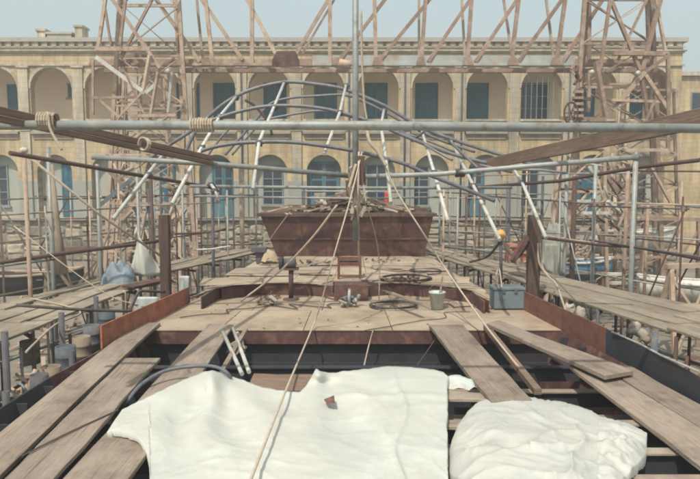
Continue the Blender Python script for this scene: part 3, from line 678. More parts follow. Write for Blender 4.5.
# stuff on the deckhouse roof: timber offcuts heaped to a ridge
heap = thing('timber_heap', (0.1, DY+1.5, dz1+.1), 'low heap of scrap timber and rusty offcuts piled across the deckhouse top', 'timber heap')
for i in range(170):
    xx = random.uniform(-2.3, 2.3)*(.4+.6*random.random()); top = .08+.55*max(0, 1-abs(xx-.0)/1.3); yy = DY+random.uniform(.0,1.8)
    zz = dz1+.1+random.random()*top; an = random.uniform(-.9,.9)+(0 if random.random()<.6 else 1.2); l = random.uniform(.2,.7); sl_ = -.25*math.copysign(1, xx)+random.uniform(-.15,.15)
    d = Vector((math.cos(an), math.sin(an)*.6, sl_*.6))*l/2; c = Vector((xx,yy,zz+.03))
    MB().bar(c-d, c+d, random.uniform(.05,.14), random.uniform(.03,.07)).build('offcut', random.choice(['timber','wood','maroon','wood2','post','dirtwhite','rusttan']), heap, axis=(c-d, c+d))
# white plank on the deckhouse edge left
board(W(285,214,DY-.2), W(302,214.5,DY-.1), .35, .03, 'boatwhite', 'short_plank', None, .003, label='short white board lying on the left rim of the deckhouse', cat='board')
# ================================================================= WALKWAYS
def walkway(name, inner, outer, n, label, zz=0.0, seed=1):
    random.seed(seed)
    c = Vector((inner[1][0], inner[1][1], GZ)); t = thing(name, c, label, 'walkway', 'plank walkways on scaffolding beside the hull')
    for s_ in range(len(inner)-1):
        (xa, ya), (xb, yb) = inner[s_], inner[s_+1]; (ua, va), (ub, vb) = outer[s_], outer[s_+1]
        for k in range(n):
            f = (k+.5)/n
            p = Vector((xa+(ua-xa)*f, ya+(va-ya)*f, zz+.012*random.random())); q = Vector((xb+(ub-xb)*f, yb+(vb-yb)*f, zz+.012*random.random()))
            wa = math.hypot(ua-xa, va-ya)/n; wd = min(wa, math.hypot(ub-xb, vb-yb)/n)*.93
            d = (q-p).normalized(); p -= d*random.uniform(-.05,.2); q += d*random.uniform(-.05,.15)
            if (s_+k)%2: p.z += .04; q.z += .02
            board(p, q, wd*random.uniform(.9,1), .045, 'wood2', 'plank', t)
        # standards and transoms below
        for f in (0, .5):
            p = Vector((xa+(xb-xa)*f, ya+(yb-ya)*f, 0)); q = Vector((ua+(ub-ua)*f, va+(vb-va)*f, 0))
            pipe([Vector((p.x,p.y,zz-.09)),Vector((q.x,q.y,zz-.09))], .035, 'darkpipe', 'transom', parent=t, n=6)
            for v in (p, q): pipe([Vector((v.x,v.y,GZ)),Vector((v.x,v.y,zz-.02))], .035, 'darkgrey' if f else 'darkpipe', 'standard', parent=t, n=6)
        for (a, b_) in (((xa,ya),(xb,yb)), ((ua,va),(ub,vb))):
            pipe([Vector((a[0],a[1],zz-1.1)),Vector((b_[0],b_[1],zz-1.1))], .035, 'pipe', 'ledger', parent=t, n=6)
    return t
walkway('walkway', [(2.35,22.3),(3.35,18.2),(4.3,14.3),(5.25,10.2),(6.3,6.2)], [(3.3,23),(4.3,19.5),(5.3,16.2),(6.75,12.6),(8.3,8)], 5, 'plank walkway along the right side of the hull on scaffold poles', 0, 3)
walkway('walkway', [(-4.9,14.6),(-5.2,10.4),(-5.8,6.2)], [(-6.2,15.6),(-6.9,12.3),(-7.8,8)], 4, 'nearer plank walkway left of the hull and its orange bulwark', 0, 5)
walkway('walkway', [(-2.9,21.4),(-3.8,18.8),(-4.6,16.4)], [(-4.0,22),(-4.9,19.4),(-5.6,17.2)], 3, 'farther plank walkway left of the raised deck behind the wooden post', .08, 8)
random.seed(21)
# ================================================================= LOOSE BOARDS OVER THE HOLD
def pxboard(a0, a1, b0, b1, z, th, label, m='wood', name='plank', group='boards laid over the open hold'):
    """a0,a1 pixel corners at the far end, b0,b1 at the near end (top face at z+th)"""
    A0, A1, B0, B1 = [G(x, y, z+th) for x, y in (a0, a1, b0, b1)]
    n_ = 9; b = MB()
    for i in range(n_+1):
        t = i/n_; l = A0.lerp(B0, t); r = A1.lerp(B1, t); dz = .008*math.sin(t*5+a0[0]); j = Vector((random.uniform(-.008,.008),0,0))
        for (pt, zz) in ((l+j,0),(r-j,0),(r-j,-th),(l+j,-th)): b.v.append(pt+Vector((0,0,zz+dz)))
    for i in range(n_):
        for k in range(4): b.f.append((i*4+k, i*4+(k+1)%4, i*4+4+(k+1)%4, i*4+4+k))
    b.f.append((0,3,2,1)); b.f.append((n_*4,n_*4+1,n_*4+2,n_*4+3))
    o = b.build(name, m, None, label, 'plank', group, axis=((A0+A1)/2, (B0+B1)/2))
    bv = o.modifiers.new('bevel','BEVEL'); bv.width = .008; bv.segments = 2
    return o
pxboard((137,322),(160,322),(-62,482),(-8,482), .02, .05, 'outermost long weathered board at the left edge of the hold')
pxboard((126,358),(160,358),(-6,487),(46,487), .075, .045, 'shorter board lying beside the outermost left board with its square end at the hold')
pxboard((209,324),(234,325),(61,480),(128,480), .02, .05, 'long grey board running under the white tarpaulin on the left')
pxboard((429,325),(463,325),(492,402),(532,400), .02, .06, 'wide weathered board right of centre running under the heaped sheet')
pxboard((569,365),(598,364),(715,478),(738,452), .02, .05, 'long board at lower right beside the heaped sheet')
pxboard((600,364),(632,366),(740,452),(764,440), .035, .05, 'outer board at the right edge of the hold')
pxboard((487,323),(499,320),(605,376),(634,371), .10, .06, 'loose plank lying slantwise across the right boards with a sawn brown end')
tb = MB().bar(G(486,327,.06), G(538,392,.0), .09, .07); tb.build('batten', 'timber', None, 'narrow dark batten sloping down into the hold right of centre', 'batten')
# crossing pale poles at left
for (a, b_, lab) in (((223,332),(242,374),'left one of two white pipe ends leaning in the hold beside the grey board'),((233,328),(249,372),'right one of two white pipe ends leaning in the hold beside the grey board')):
    pipe([G(*a,.12), G(*b_,.05)], .028, 'pipew', 'pipe_end', lab, 'pipe', 'white pipe ends in the hold')
kn = MB()
for i in range(14):
    c = W(236+random.uniform(-7,7), 345+random.uniform(-8,8), 9.9); d = Vector((random.uniform(-1,1),random.uniform(-.4,.4),random.uniform(-1,1)))*.09
    kn.bar(c-d, c+d, .035)
kn.build('rope_knot', 'rope', None, 'knotted tan rope lashing around the crossed white pipes', 'rope')
MB().bar(G(246,330,.1), G(222,372,.06), .06).build('batten', 'wood', None, 'grey wooden batten crossing the white pipe ends on the left', 'batten')
# ================================================================= TARPAULINS
def sheet(xs, ytop, ybot, hf, m, rows, name, label, cat, wf=None):
    b = MB(); n_ = len(xs)
    for x in xs:
        y0, y1 = ytop(x), ybot(x); xc = x; wgt = max(0, 1-(xs[-1]-xc)/14)
        for r_ in range(rows+1):
            t = r_/rows; y = y0+(y1-y0)*t; x = xc+wgt*(2.2*noise.noise(Vector((y*.06,3,0)))+1.0*noise.noise(Vector((y*.25,7,0)))); p_ = G(x, y, hf(x, y, t)); b.v.append(p_+Vector((0,0,wf(p_, x, y, t) if wf else 0)))
    for i in range(n_-1):
        for r_ in range(rows): k = i*(rows+1)+r_; b.f.append((k, k+1, k+rows+2, k+rows+1))
    # skirts hang from the outer edge
    def skirt(idx):
        k = len(b.v)
        for q, i in enumerate(idx):
            v = b.v[i]; b.v.append(v+Vector((random.uniform(-.01,.01), .015, -(.10+.06*noise.noise(v*3)))))
        for q in range(len(idx)-1): b.f.append((idx[q], idx[q+1], k+q+1, k+q))
    skirt([i*(rows+1) for i in range(n_)]); skirt([(n_-1)*(rows+1)+r_ for r_ in range(rows+1)]); skirt([r_ for r_ in range(rows+1)]); skirt([i*(rows+1)+rows for i in range(n_)])
    o = b.build(name, m, None, label, cat, smooth=True); o.data.polygons.foreach_set('use_smooth', [True]*len(o.data.polygons))
    return o
top1 = [(107,432),(112,424),(122,410),(135,403),(150,396),(170,386),(190,377),(203,372),(212,370),(222,373),(240,379),(262,387),(285,391),(300,392),(306,386),(312,376),(316,368),(320,371),(330,373),(345,371),(365,369),(388,366),(410,367),(432,369),(443,372),(448,377)]
bot1 = [(107,433.5),(113,432),(126,435),(138,440),(146,449),(149,458),(150,500),(448,500)]
def fold(x, y, s, seed):
    v = Vector((x*s, y*s, seed)); return 1-abs(noise.noise(v))*2
def ridg(p, sc, seed, warp=.5):
    q = Vector((p.x, p.y, seed)); q = q+Vector((noise.noise(q*1.1), noise.noise(q*1.1+Vector((9,3,0))), 0))*warp
    return (1-min(1, abs(noise.noise(Vector((q.x*sc, q.y*sc, seed))))*2.2))
def h1(x, y, t):
    p = G(x, y, .1); e = min(1, t*5)
    h = .12+.05*noise.noise(p*.7)
    h += .16*math.exp(-((x-211)/16)**2-((y-374)/18)**2) + .10*math.exp(-((x-318)/8)**2-((y-372)/9)**2)
    h += -.05*math.exp(-((x-330)/14)**2-((y-384)/5)**2)
    return h
def w1(p, x, y, t):
    e = min(1, t*4)*min(1, (x-105)/12)
    d = math.hypot(x-211, (y-362)*1.0); a = math.atan2(y-362, x-211)
    h = .035*math.cos(a*8+noise.noise(p*1.2)*2)*math.exp(-((d-55)/50)**2)
    d2 = math.hypot(x-318, y-362); a2 = math.atan2(y-362, x-318)
    h += .025*math.cos(a2*7+1+noise.noise(p*1.5)*2)*math.exp(-((d2-45)/40)**2)
    h += .018*ridg(p, .8, 3)**4 + .009*ridg(p, 1.7, 7)**5 + .004*ridg(p, 4.0, 12)**3 + .002*noise.noise(p*14)
    h += .022*math.exp(-((x-(400+6*math.sin(y*.08)))/3.0)**2)+.02*math.exp(-((y-(392+.08*(x-330)+4*math.sin(x*.04)))/2.2)**2)*(1 if x > 330 else .4)
    return h*e
xs1 = [107+i*1.5 for i in range(229)]
xs1 = [x for x in xs1 if x <= 448]
ta = sheet(xs1, lambda x: interp(top1, x)+.8*noise.noise(Vector((x*.15,0,0))), lambda x: interp(bot1, x)+1.5*noise.noise(Vector((x*.2,5,0))), h1, 'tarp', 95, 'tarpaulin', 'large flat white tarpaulin spread over the hold in the foreground', 'tarpaulin', w1)
top2 = [(449,452),(452,440),(458,425),(468,411),(478,402),(488,398),(505,396),(522,397),(532,397),(545,400),(560,401),(575,405),(590,410),(600,416),(612,419),(628,423),(640,429),(647,433),(646.5,436)]
def h2(x, y, t):
    u = min(1, max(0, (x-449)/198)); env = math.sin(math.pi*u)**.6
    return .03+.26*env*(min(1, t*1.6))**.7*(1-.2*t)
def w2(p, x, y, t):
    u = min(1, max(0, (x-449)/198)); e = min(1, t*4)*min(1, u*8, (1-u)*9)
    h = .05*noise.noise(p*1.6)+.045*ridg(p, 1.1, 21, .9)**4+.014*ridg(p, 2.4, 25, .7)**5+.007*ridg(p, 5, 29, .4)**3+.003*noise.noise(p*13)
    h -= .09*math.exp(-((x-470)/15)**2-((y-443)/8)**2)+.09*math.exp(-((x-512)/17)**2-((y-446)/8)**2)
    h += .05*math.exp(-((y-(452-.05*(x-520)))/3)**2)*(.4 if x < 530 else 1)
    if x > 598: h += .05*noise.noise(p*6)+.03*ridg(p, 7, 31)
    return h*e
ts = [449+i*.9 for i in range(221)]
sheet([x for x in ts if x <= 647], lambda x: interp(top2, x)+1.0*noise.noise(Vector((x*.3,9,0))), lambda x: 470+26*math.sin(math.pi*min(1,max(0,(x-449)/198)))**.5-(0 if x < 610 else (x-610)*.55), h2, 'tarp2', 90, 'plastic_sheet', 'crumpled white plastic sheet heaped over the hold at lower right', 'plastic sheet', w2)
# pale boards / frames showing between the two sheets
for (a, b_, z, wd, m_, lab) in ((G(440,396,0),G(500,398,0),-.02,.26,'holdpale','pale crosswise board between the two white sheets, the farther'),(G(440,426,0),G(500,428,0),-.02,.14,'wood2','pale crosswise board between the two white sheets, the nearer')):
    board(Vector((a.x,a.y,z)), Vector((b_.x,b_.y,z)), wd, .04, m_, 'cross_board', None, .003, label=lab, cat='board', group='crosswise boards between the sheets')
# crumpled clear bag by first tarp corner
bg_ = MB(); c = G(456,384,.02)
for i in range(9):
    for j in range(9):
        u, v = i/8-.5, j/8-.5; bg_.v.append(c+Vector((u*.5, v*.35, .10*max(0,1-4*(u*u+v*v))+.05*noise.noise(Vector((u*9,v*9,2))))))
for i in range(8):
    for j in range(8): k = i*9+j; bg_.f.append((k,k+1,k+10,k+9))
bg_.build('plastic_bag', 'bucket', None, 'small crumpled pale plastic bag at the right corner of the large tarpaulin', 'plastic bag', smooth=True)
# torn flap and hole on the tarpaulin
fl = MB().prism([G(324,400,.148),G(334,396,.165),G(335,403,.165),G(327,404,.145)], (0,0,.008)); fl.build('scrap', 'maroon', None, 'small dark reddish scrap lying on the large white tarpaulin', 'scrap')
board(G(250,384,.04), G(312,384,.04), .62, .03, 'timber', 'plywood_sheet', None, .003, label='brown plywood sheet edge showing behind the large tarpaulin', cat='board')
# grey bent hose rising over the left board
hp = smoothpts([G(118,412,-.1),G(128,400,.06),G(142,384,.14),G(165,371,.2),G(195,366,.24),G(215,367,.26),G(226,372,.24),G(231,378,.16)], 6)
pipe(hp, .022, 'hose', 'hose', 'grey hose arching over the left boards to the white tarpaulin', 'hose', n=8)
# thin cord across the left boards
pipe(smoothpts([G(22,456,.13),G(70,432,.13),G(118,410,.13)],4), .008, 'cable', 'cord', 'thin dark cord slanting over the left boards', 'cord', n=5)

# ================================================================= OVERHEAD PIPES
PY = 6.4
pipe([W(-60,125,PY), W(350,125.5,PY), W(760,129,PY)], .046, 'pipe', 'long_pipe', 'long thick grey pipe running level across the whole view nearest overhead', 'pipe', n=16)
def lash(c, r, n_, m_, name, label, ax=Vector((1,0,0))):
    b = MB(); a = ax.normalized(); u = a.cross(Vector((0,0,1))).normalized(); v = a.cross(u)
    for k in range(n_):
        cc = c+a*((k-(n_-1)/2)*.025)
        b.tube([cc+(u*math.cos(t)+v*math.sin(t))*(r+random.uniform(0,.01)) for t in [2*math.pi*q/12 for q in range(12)]], .012, 5, closed=True)
    return b.build(name, m_, None, label, 'lashing', 'rope lashings on the pipes')
lash(W(202,125,PY), .057, 9, 'rope', 'lashing', 'rope lashing wrapped round the thick overhead pipe left of centre')
lash(W(48,121,PY), .075, 7, 'rope', 'lashing', 'tan rope lashing binding the timber to the thick pipe at far left')
pipe(smoothpts([W(48,112,PY-.1),W(50,128,PY-.1),W(56,140,PY-.1),W(62,150,PY-.1)],4), .014, 'rope', 'rope_end', 'loose rope tail below the lashing at far left', 'rope', n=6)
# brown timbers lashed to it, running away
def timber(p, q, wd, h, label, m_='timber'):
    b = MB().bar(p, q, wd, h); o = b.build('timber_beam', m_, None, label, 'beam', 'timbers slung under the long pipe', axis=(p, q))
    bv = o.modifiers.new('bevel','BEVEL'); bv.width = .008
    return o
timber(W(-60,98,5.5), W(213,158.5,11.2), .075, .085, 'upper of two brown timbers slanting from far left towards the hoops')
timber(W(-60,106,5.4), W(212,163.5,11.1), .07, .065, 'lower of two brown timbers slanting from far left towards the hoops', 'timber')
timber(W(740,110,6.75), W(478,166,15.5), .07, .23, 'broad brown plank slanting from far right towards the hoops')
lash(W(144,144,8.6), .075, 3, 'rope', 'lashing', 'thin rope tie round the slanting timbers at left', ax=Vector((.35,1,0)))
# middle pipes
QY = 11.6
pipe([W(92,157,QY-.6), W(215,164,QY-.3), W(352,176,QY)], .048, 'pipe', 'mid_pipe', 'grey pipe sloping from the left upright down to the hanging mast', 'pipe')
pipe([W(352,177,QY+.12), W(440,174,QY), W(530,166,QY-.3), W(638,157,QY-.9)], .046, 'pipe', 'mid_pipe', 'grey pipe rising from the hanging mast to the right upright', 'pipe')
pipe([W(190,186,QY+2), W(352,188,QY+2), W(512,187.5,QY+2)], .034, 'pipe', 'mid_pipe', 'thin level pipe behind the mast just under the two sloping pipes', 'pipe')
pipe([W(195,196,QY+3.5), W(352,198.5,QY+3.5), W(445,197,QY+3.5)], .025, 'pipe', 'mid_pipe', 'thinnest level rail just above the deckhouse', 'pipe')
lash(W(460,173,QY-.05), .06, 7, 'cable', 'lashing', 'dark clamp wrapping on the right sloping pipe')
# hanging mast
pipe([W(355.5,241,QY-.12), W(355.5,-70,QY-.12)], .055, 'pipe', 'mast', 'upright grey mast pipe lashed at the centre above the deckhouse', 'mast', n=14)
cl = thing('block_and_clutter', W(358,180,QY-.3), 'bundle of timber blocks and rope lashed round the mast at its crossing with the pipes', 'lashing bundle')
MB().bar(W(361,156,QY-.35), W(359,185,QY-.35), .14, .1).build('block', 'post', cl)
for i in range(16):
    c = W(356+random.uniform(-9,9), 180+random.uniform(-10,32), QY-.3+random.uniform(-.1,.2)); d = Vector((random.uniform(-.06,.06),random.uniform(-.05,.05),random.uniform(.06,.2)))
    MB().bar(c-d, c+d, random.uniform(.02,.06)).build('scrap_piece', random.choice(['rope','wood','dirtwhite','timber']), cl, axis=(c-d, c+d))
# bent hoops
def hoop(pts, Ya, r, label, m_='hoop', sub=5, dY=0):
    P_ = [W(x, y, Ya+dY*((x-350)/150)**2) for x, y in pts]
    pipe(smoothpts(P_, sub), r, m_, 'hoop', label, 'hoop', 'bent tube hoops over the deck', n=8)
hoop([(150,158),(166,147),(194,129),(207,118),(225,103),(250,90),(285,82),(315,84),(340,88),(360,95),(385,106),(405,118),(425,129),(460,142),(505,156),(537,166)], 16, .044, 'tallest bent hoop arching highest over the raised deck')
hoop([(184,156),(198,128),(218,118),(245,110),(270,106),(300,106),(325,109),(350,115),(380,125),(400,134),(440,150),(470,159),(487,163)], 14, .039, 'second bent hoop arching just below the tallest one')
hoop([(190,155),(210,148),(230,144),(255,142),(290,142),(325,146),(355,151),(380,157),(405,164),(425,173),(470,191),(495,201)], 12, .037, 'nearest and lowest bent hoop with its end pointing down right')
hoop([(225,155),(240,138),(255,121),(270,104),(290,98),(315,96),(345,95),(365,102),(385,112),(410,126),(440,140),(475,152)], 18, .036, 'thin farther hoop between the tallest and second ones')
hoop([(206,158),(228,130),(250,122),(273,118),(300,113),(325,111),(355,118),(380,127),(420,138),(455,152)], 20, .036, 'thin farthest hoop seen just above the thick pipe')
hoop([(232,155),(252,132),(262,125),(285,120)], 21, .036, 'short bent tube left of centre behind the hoops')
hoop([(245,100),(255,106),(268,122),(272,135)], 15, .03, 'short brown bent strap between hoops on the left', 'darkpipe')
# poles laid over the hoops
def pole(pts, label, r=.034):
    o_ = pipe([W(*p) for p in pts], r, 'pipew', 'pole', label, 'pole', 'pale poles laid across the hoops', n=8)
    for p in pts[:-1]:
        c = W(*p)+Vector((0,0,-.02)); MB().box(c-Vector((.055,.05,.06)), c+Vector((.055,.05,.06))).tube([c-Vector((.08,.03,0)), c+Vector((.08,.03,0))], .022, 6).build('clamp', 'darkgrey', None, attach_to=o_)
pole([(236,97,16),(220,116,14.2),(202,147,12.1),(172,204,10.6)], 'pale pole lowest at left of the hoops')
pole([(284,83,16),(274,107,14),(259,142,12),(253,189,11)], 'pale pole second from left crossing three hoops down to the thin rail')
pole([(346,85,16),(340,112,14),(324,154,12)], 'short pale pole just left of the mast')
pole([(384,110,15.5),(381,126,14),(386,160,12),(391,203,11)], 'pale pole just right of the mast ending above the deckhouse')
pole([(421,128,15.8),(434,172,12.5),(448,221,11)], 'pale pole right of centre between the two right ropes and rail')
pole([(451,141,16),(473,185,12.6),(500,240,10.8)], 'long pale pole reaching down to the orange ball')
pole([(505,156,16),(522,182,13),(546,238,11.4)], 'pale pole farthest right ending at the right wooden post')
pole([(165,152,13),(148,174,12),(113,219,10.8)], 'pale pole farthest left sticking down by the left tower')
pole([(211,184,13.5),(215,190,13.3),(218,198,13.2)], 'stubby pale pipe end at the bend of the brown rail')
# right side connecting thin braces among hoops
for (a, b_, lab) in (((400,131,15),(452,160,13),'upper thin tube strut joining the hoops at right'),((412,141,15),(425,131,14),'tiny tube strut joining the hoops right of centre'),((450,142,15),(478,168,13),'steep thin tube strut joining the hoops at right'),((480,165,12),(512,172,12),'short tube strut under the broad slanting plank')):
    pipe([W(*a), W(*b_)], .028, 'hoop', 'strut', lab, 'strut', 'thin struts among the hoops', n=6)

# ================================================================= UPRIGHTS, RAILS
def up_(x, y0, y1, Y, r, m_, label, xb=None, n=8):
    p = W(x, y0, Y); q = W(x if xb is None else xb, y1, Y)
    pipe([p, Vector((q.x if xb is not None else p.x, Y, q.z))], r, m_, 'scaffold_pole', label, 'scaffold pole', 'upright scaffold poles round the hull', n=n)
def toG(x, y0, Y, r, m_, label, n=8):
    p = W(x, y0, Y); pipe([p, Vector((p.x, Y, GZ))], r, m_, 'scaffold_pole', label, 'scaffold pole', 'upright scaffold poles round the hull', n=n)
toG(24,150,13,.045,'rusttan','upright tan scaffold pole farthest left')
toG(48,147,15,.055,'pipe','upright grey scaffold pole second from the left edge')
toG(97,164,16,.05,'pipe','upright grey scaffold pole standing behind the left walkway')
toG(137,170,15.5,.04,'pipe','upright grey pole behind the white sail cloth')
toG(151,176,17,.045,'darkpipe','dark upright pole just left of the left wooden post')
toG(160,176,19,.03,'darkgrey','thin dark upright pole behind the left wooden post')
toG(182,178,19,.035,'pipe','thin grey upright right of the left wooden post')
toG(212,186,18,.045,'darkgrey','dark upright at the bend of the brown rail')
toG(200,176,22,.03,'darkpipe','thin brown upright before the teal door')
toG(227,190,20,.03,'pipe','thin pale upright right of the teal door')
toG(241,168,30,.11,'rusttan','thick tan pipe standing against the arcade left of the deckhouse')
toG(304,187,21,.035,'darkgrey','dark upright rail post at the left end of the deckhouse rail')
toG(444,186,20,.03,'rusttan','thin upright right of the deckhouse')
toG(458,196,20,.03,'pipe','thin grey upright beyond the right end of the deckhouse')
toG(480,188,20,.03,'darkpipe','thin brown upright beyond the crossing of plank and pipe')
toG(510,184,19,.035,'darkgrey','dark upright in front of the right hand ground floor window')
toG(543,176,18,.04,'darkgrey','dark upright behind the top of the right wooden post')
toG(567,172,17,.05,'pipe','grey upright beside the thick brown one at right')
toG(575,176,18,.075,'post','thick dark brown upright behind the right walkway')
toG(596,165,16,.05,'pipe','grey upright between the brown one and the right corner pole')
toG(636,154,14.5,.06,'pipe','tall grey corner pole at far right with a coupler on top')
toG(628,168,17,.05,'rust','rusty upright just left of the right corner pole')
toG(648,205,20,.05,'rust','rusty upright low at far right')
MB().lathe(W(636,156,14.5), [(.05,-.1),(.085,-.08),(.085,.08),(.05,.1)], 10).build('coupler', 'pipe', None, 'pipe coupler on top of the tall right corner pole', 'coupler')
MB().lathe(W(24,150,13), [(.05,-.05),(.075,-.04),(.075,.03),(.03,.05)], 10).build('coupler', 'boatwhite', None, 'white cap on top of the farthest left scaffold pole', 'coupler')
def rail(pts, r, m_, label): pipe([W(*p) for p in pts], r, m_, 'rail', label, 'rail', 'rails of the scaffolding', n=8)
rail([(10,153,12),(120,172,14.5),(214,188,18)], .045, 'darkpipe', 'dark brown rail sloping from far left to the teal door')
rail([(-10,264,12.8),(60,254,14),(145,243,16),(165,240,17)], .045, 'darkpipe', 'lower brown rail at left behind the wood pole')
rail([(480,187,19),(560,181,17),(640,167,15),(700,160,13.5)], .045, 'darkpipe', 'dark brown rail rising to the far right edge')
rail([(535,237,17),(600,245,15.5),(636,247,14.6),(700,259,12.8)], .035, 'darkpipe', 'lower dark rail above the right walkway')
rail([(540,233,20),(640,236,17),(700,240,15)], .018, 'pipe', 'thin cable like rail just above the lower right rail')
rail([(175,234,19),(212,232,18.5),(226,229,18.5)], .03, 'darkpipe', 'short dark rail behind the left wooden post')
rail([(193,250,17),(212,249,17),(231,246,17)], .022, 'pipew', 'short pale rail over the far left walkway')
rail([(302,191,21),(352,191.5,21),(400,192,21)], .03, 'pipe', 'pale level rail on top of the deckhouse scrap heap')
rail([(510,169,15),(540,170,15),(567,173,16)], .03, 'pipe', 'short pipe under the right sloping pipe')
rail([(15,272,15),(50,272,15),(72,272,15)], .025, 'wood', 'thin pale board edge rail at far left')
rail([(440,231,20),(470,232,20),(500,234,19)], .022, 'pipe', 'thin handrail over the far right walkway')
rail([(445,247,19),(480,250,17.5),(530,255,16)], .03, 'pipe', 'lower handrail over the far right walkway')
# wood pole and slanted pole at left
pipe([W(62,274,14.2), W(57,230,14.3), W(52,164,14.4)], .14, 'wood2', 'wood_pole', 'pale tapering wooden pole leaning upright at left', 'pole', n=10, r2=.03)
pipe([W(28,156,13), W(100,215,14), W(170,262,15)], .028, 'rope', 'slanted_pole', 'thin tan pole slanting down from the far left pole cap', 'pole', n=6)
# dark wooden posts at the hull
for (x0_, lab, wd) in ((165,'dark wooden post standing at the left deck edge by the orange bulwark',.19),(533.5,'dark wooden post standing at the right deck edge by the blue box',.24)):
    Yp = 13.3 if x0_ < 300 else 13.6; xx = W(x0_,250,Yp).x; zt = W(x0_,215,Yp).z
    b = MB(); n_ = 6
    for i in range(n_+1):
        z = -.9+(zt+.9)*i/n_; j = lambda: random.uniform(-.012,.012)
        b.v += [Vector((xx-wd/2+j(),Yp-.1+j(),z)),Vector((xx+wd/2+j(),Yp-.1+j(),z)),Vector((xx+wd/2+j(),Yp+.1+j(),z)),Vector((xx-wd/2+j(),Yp+.1+j(),z))]
    for i in range(n_):
        for k in range(4): b.f.append((i*4+k,i*4+(k+1)%4,i*4+4+(k+1)%4,i*4+4+k))
    b.f.append((0,3,2,1)); b.f.append((n_*4,n_*4+1,n_*4+2,n_*4+3))
    pt = b.build('wooden_post', 'post', None, lab, 'post', 'wooden posts at the deck edges')
MB().bar(W(527,236,13.3), W(512,262,13.2), .10).build('tied_bar', 'maroon', None, 'reddish bar slanting down from the right wooden post', 'bar')
lash(W(534,240,13.6), .17, 6, 'maroon', 'lashing', 'reddish cloth lashing round the right wooden post', ax=Vector((0,0,1)))
pipe(smoothpts([W(538,243,13.4),W(539,262,13.3),W(546,274,13.2),W(556,284,12.8),W(562,300,12.4),W(566,312,12)],5), .022, 'rope', 'rope', 'tan rope hanging down beside the right wooden post', 'rope', n=6)
pipe(smoothpts([W(540,243,13.4),W(543,268,13.3),W(556,280,13),W(575,300,12.6)],5), .016, 'rope', 'rope', 'thin pale rope draped from the right post over the walkway', 'rope', n=6)

# ================================================================= ROPES
def rope(pts, r, label, m_='rope'): pipe(smoothpts(pts, 6), r, m_, 'rope', label, 'rope', 'ropes running down from the mast', n=6)
rope([W(362,152,QY-.3),W(350,200,QY-.8),W(335,252,QY-1.2),W(321,303,10.6),G(311,331,.05),G(284,395,.22),G(241,505,.24)], .013, 'pale rope from the mast down across the large tarpaulin to the bottom')
rope([W(337,205,QY-.2),W(312,238,QY+.2),W(280,271,12.6),G(241,301,.02)], .02, 'tan rope slanting down left to the beige deck')
rope([W(378,150,QY-.3),W(396,190,QY-.4),W(420,228,QY-.6),W(445,268,11.2),W(486,326,9.9),G(525,375,.02)], .015, 'long tan rope slanting down right over the deck and hold')
rope([W(359,190,QY),W(372,222,12.2),W(379,258,13),G(379,300,.03)], .012, 'thin rope hanging right of the mast to the coaming')
rope([G(373,331,.02),W(369,345,10.4),W(364,366,9.9)], .012, 'short rope hanging into the hold at centre')
rope([G(441,331,.02),W(428,350,10.3),W(414,370,9.8)], .008, 'thin cord slanting into the hold right of centre', 'cable')
rope([W(290,212,16),W(275,232,16.5),W(262,252,17)], .012, 'thin cord slanting over the left front of the deckhouse')
rope([W(359,152,QY-.3),W(358,200,QY-.5),W(359,262,12.5)], .018, 'rope hanging straight down beside the mast to the chair')
rope([W(361,10,QY-.2),W(362,60,QY-.2),W(364,100,QY-.2),W(367,120,QY-.2)], .02, 'pale rope running down the upper mast')
rope([W(367,122,QY-.3),W(369,140,QY-.4),W(378,152,QY-.4),W(386,166,QY-.4)], .03, 'frayed tan rope loop under the thick pipe right of the mast')
rope([W(14,226,12.5),W(110,296,12.5),W(165,305,12.8)], .010, 'thin pale cord sagging over the left walkway')
rope([G(30,298,.1),G(80,311,.08),G(55,325,.06),G(26,352,.1)], .018, 'faded cord lying on the left walkway')
# ================================================================= DECK CLUTTER
bk = thing('bucket', G(437,309,0), 'pale blue plastic bucket standing on the beige deck right of centre', 'bucket')
c = G(437,308.5,.016); MB().lathe(c, [(.115,0),(.155,.31),(.165,.31),(.165,.33),(.145,.33),(.105,.02)], 20).build('pail', 'bucket', bk)
MB().tube([c+Vector((.16*math.cos(t),.02,.33+.13*math.sin(t))) for t in [math.pi*k/10 for k in range(11)]], .006, 5).build('handle', 'darkgrey', bk)
MB().bar(c+Vector((.02,0,.1)), c+Vector((.11,.05,.62)), .03).build('mixing_stick', 'wood', None, 'wooden stirring stick standing in the pale bucket', 'stick')
bxp = G(494,309.5,.016); bxq = G(524.5,309.5,.016)
bx = thing('storage_box', (bxp+bxq)/2, 'blue grey lidded box on the deck beside the right wooden post', 'box')
o = MB().box((bxp.x,bxp.y,.02),(bxq.x,bxp.y+.42,.38)).build('body', 'bluebox', bx); bv = o.modifiers.new('bevel','BEVEL'); bv.width=.02; bv.segments=2
o = MB().box((bxp.x-.015,bxp.y-.015,.383),(bxq.x+.015,bxp.y+.435,.44)).build('lid', 'bluebox', bx); bv = o.modifiers.new('bevel','BEVEL'); bv.width=.015; bv.segments=2
for hx in (.3,.7): MB().box((bxp.x+(bxq.x-bxp.x)*hx-.03,bxp.y-.03,.34),(bxp.x+(bxq.x-bxp.x)*hx+.03,bxp.y-.016,.41)).build('latch','darkgrey',bx)
rope([W(499,288,12),W(496,278,12.4),W(499,268,12.6),W(502,288,12.2)], .014, 'loop of pale cord standing over the blue grey box')
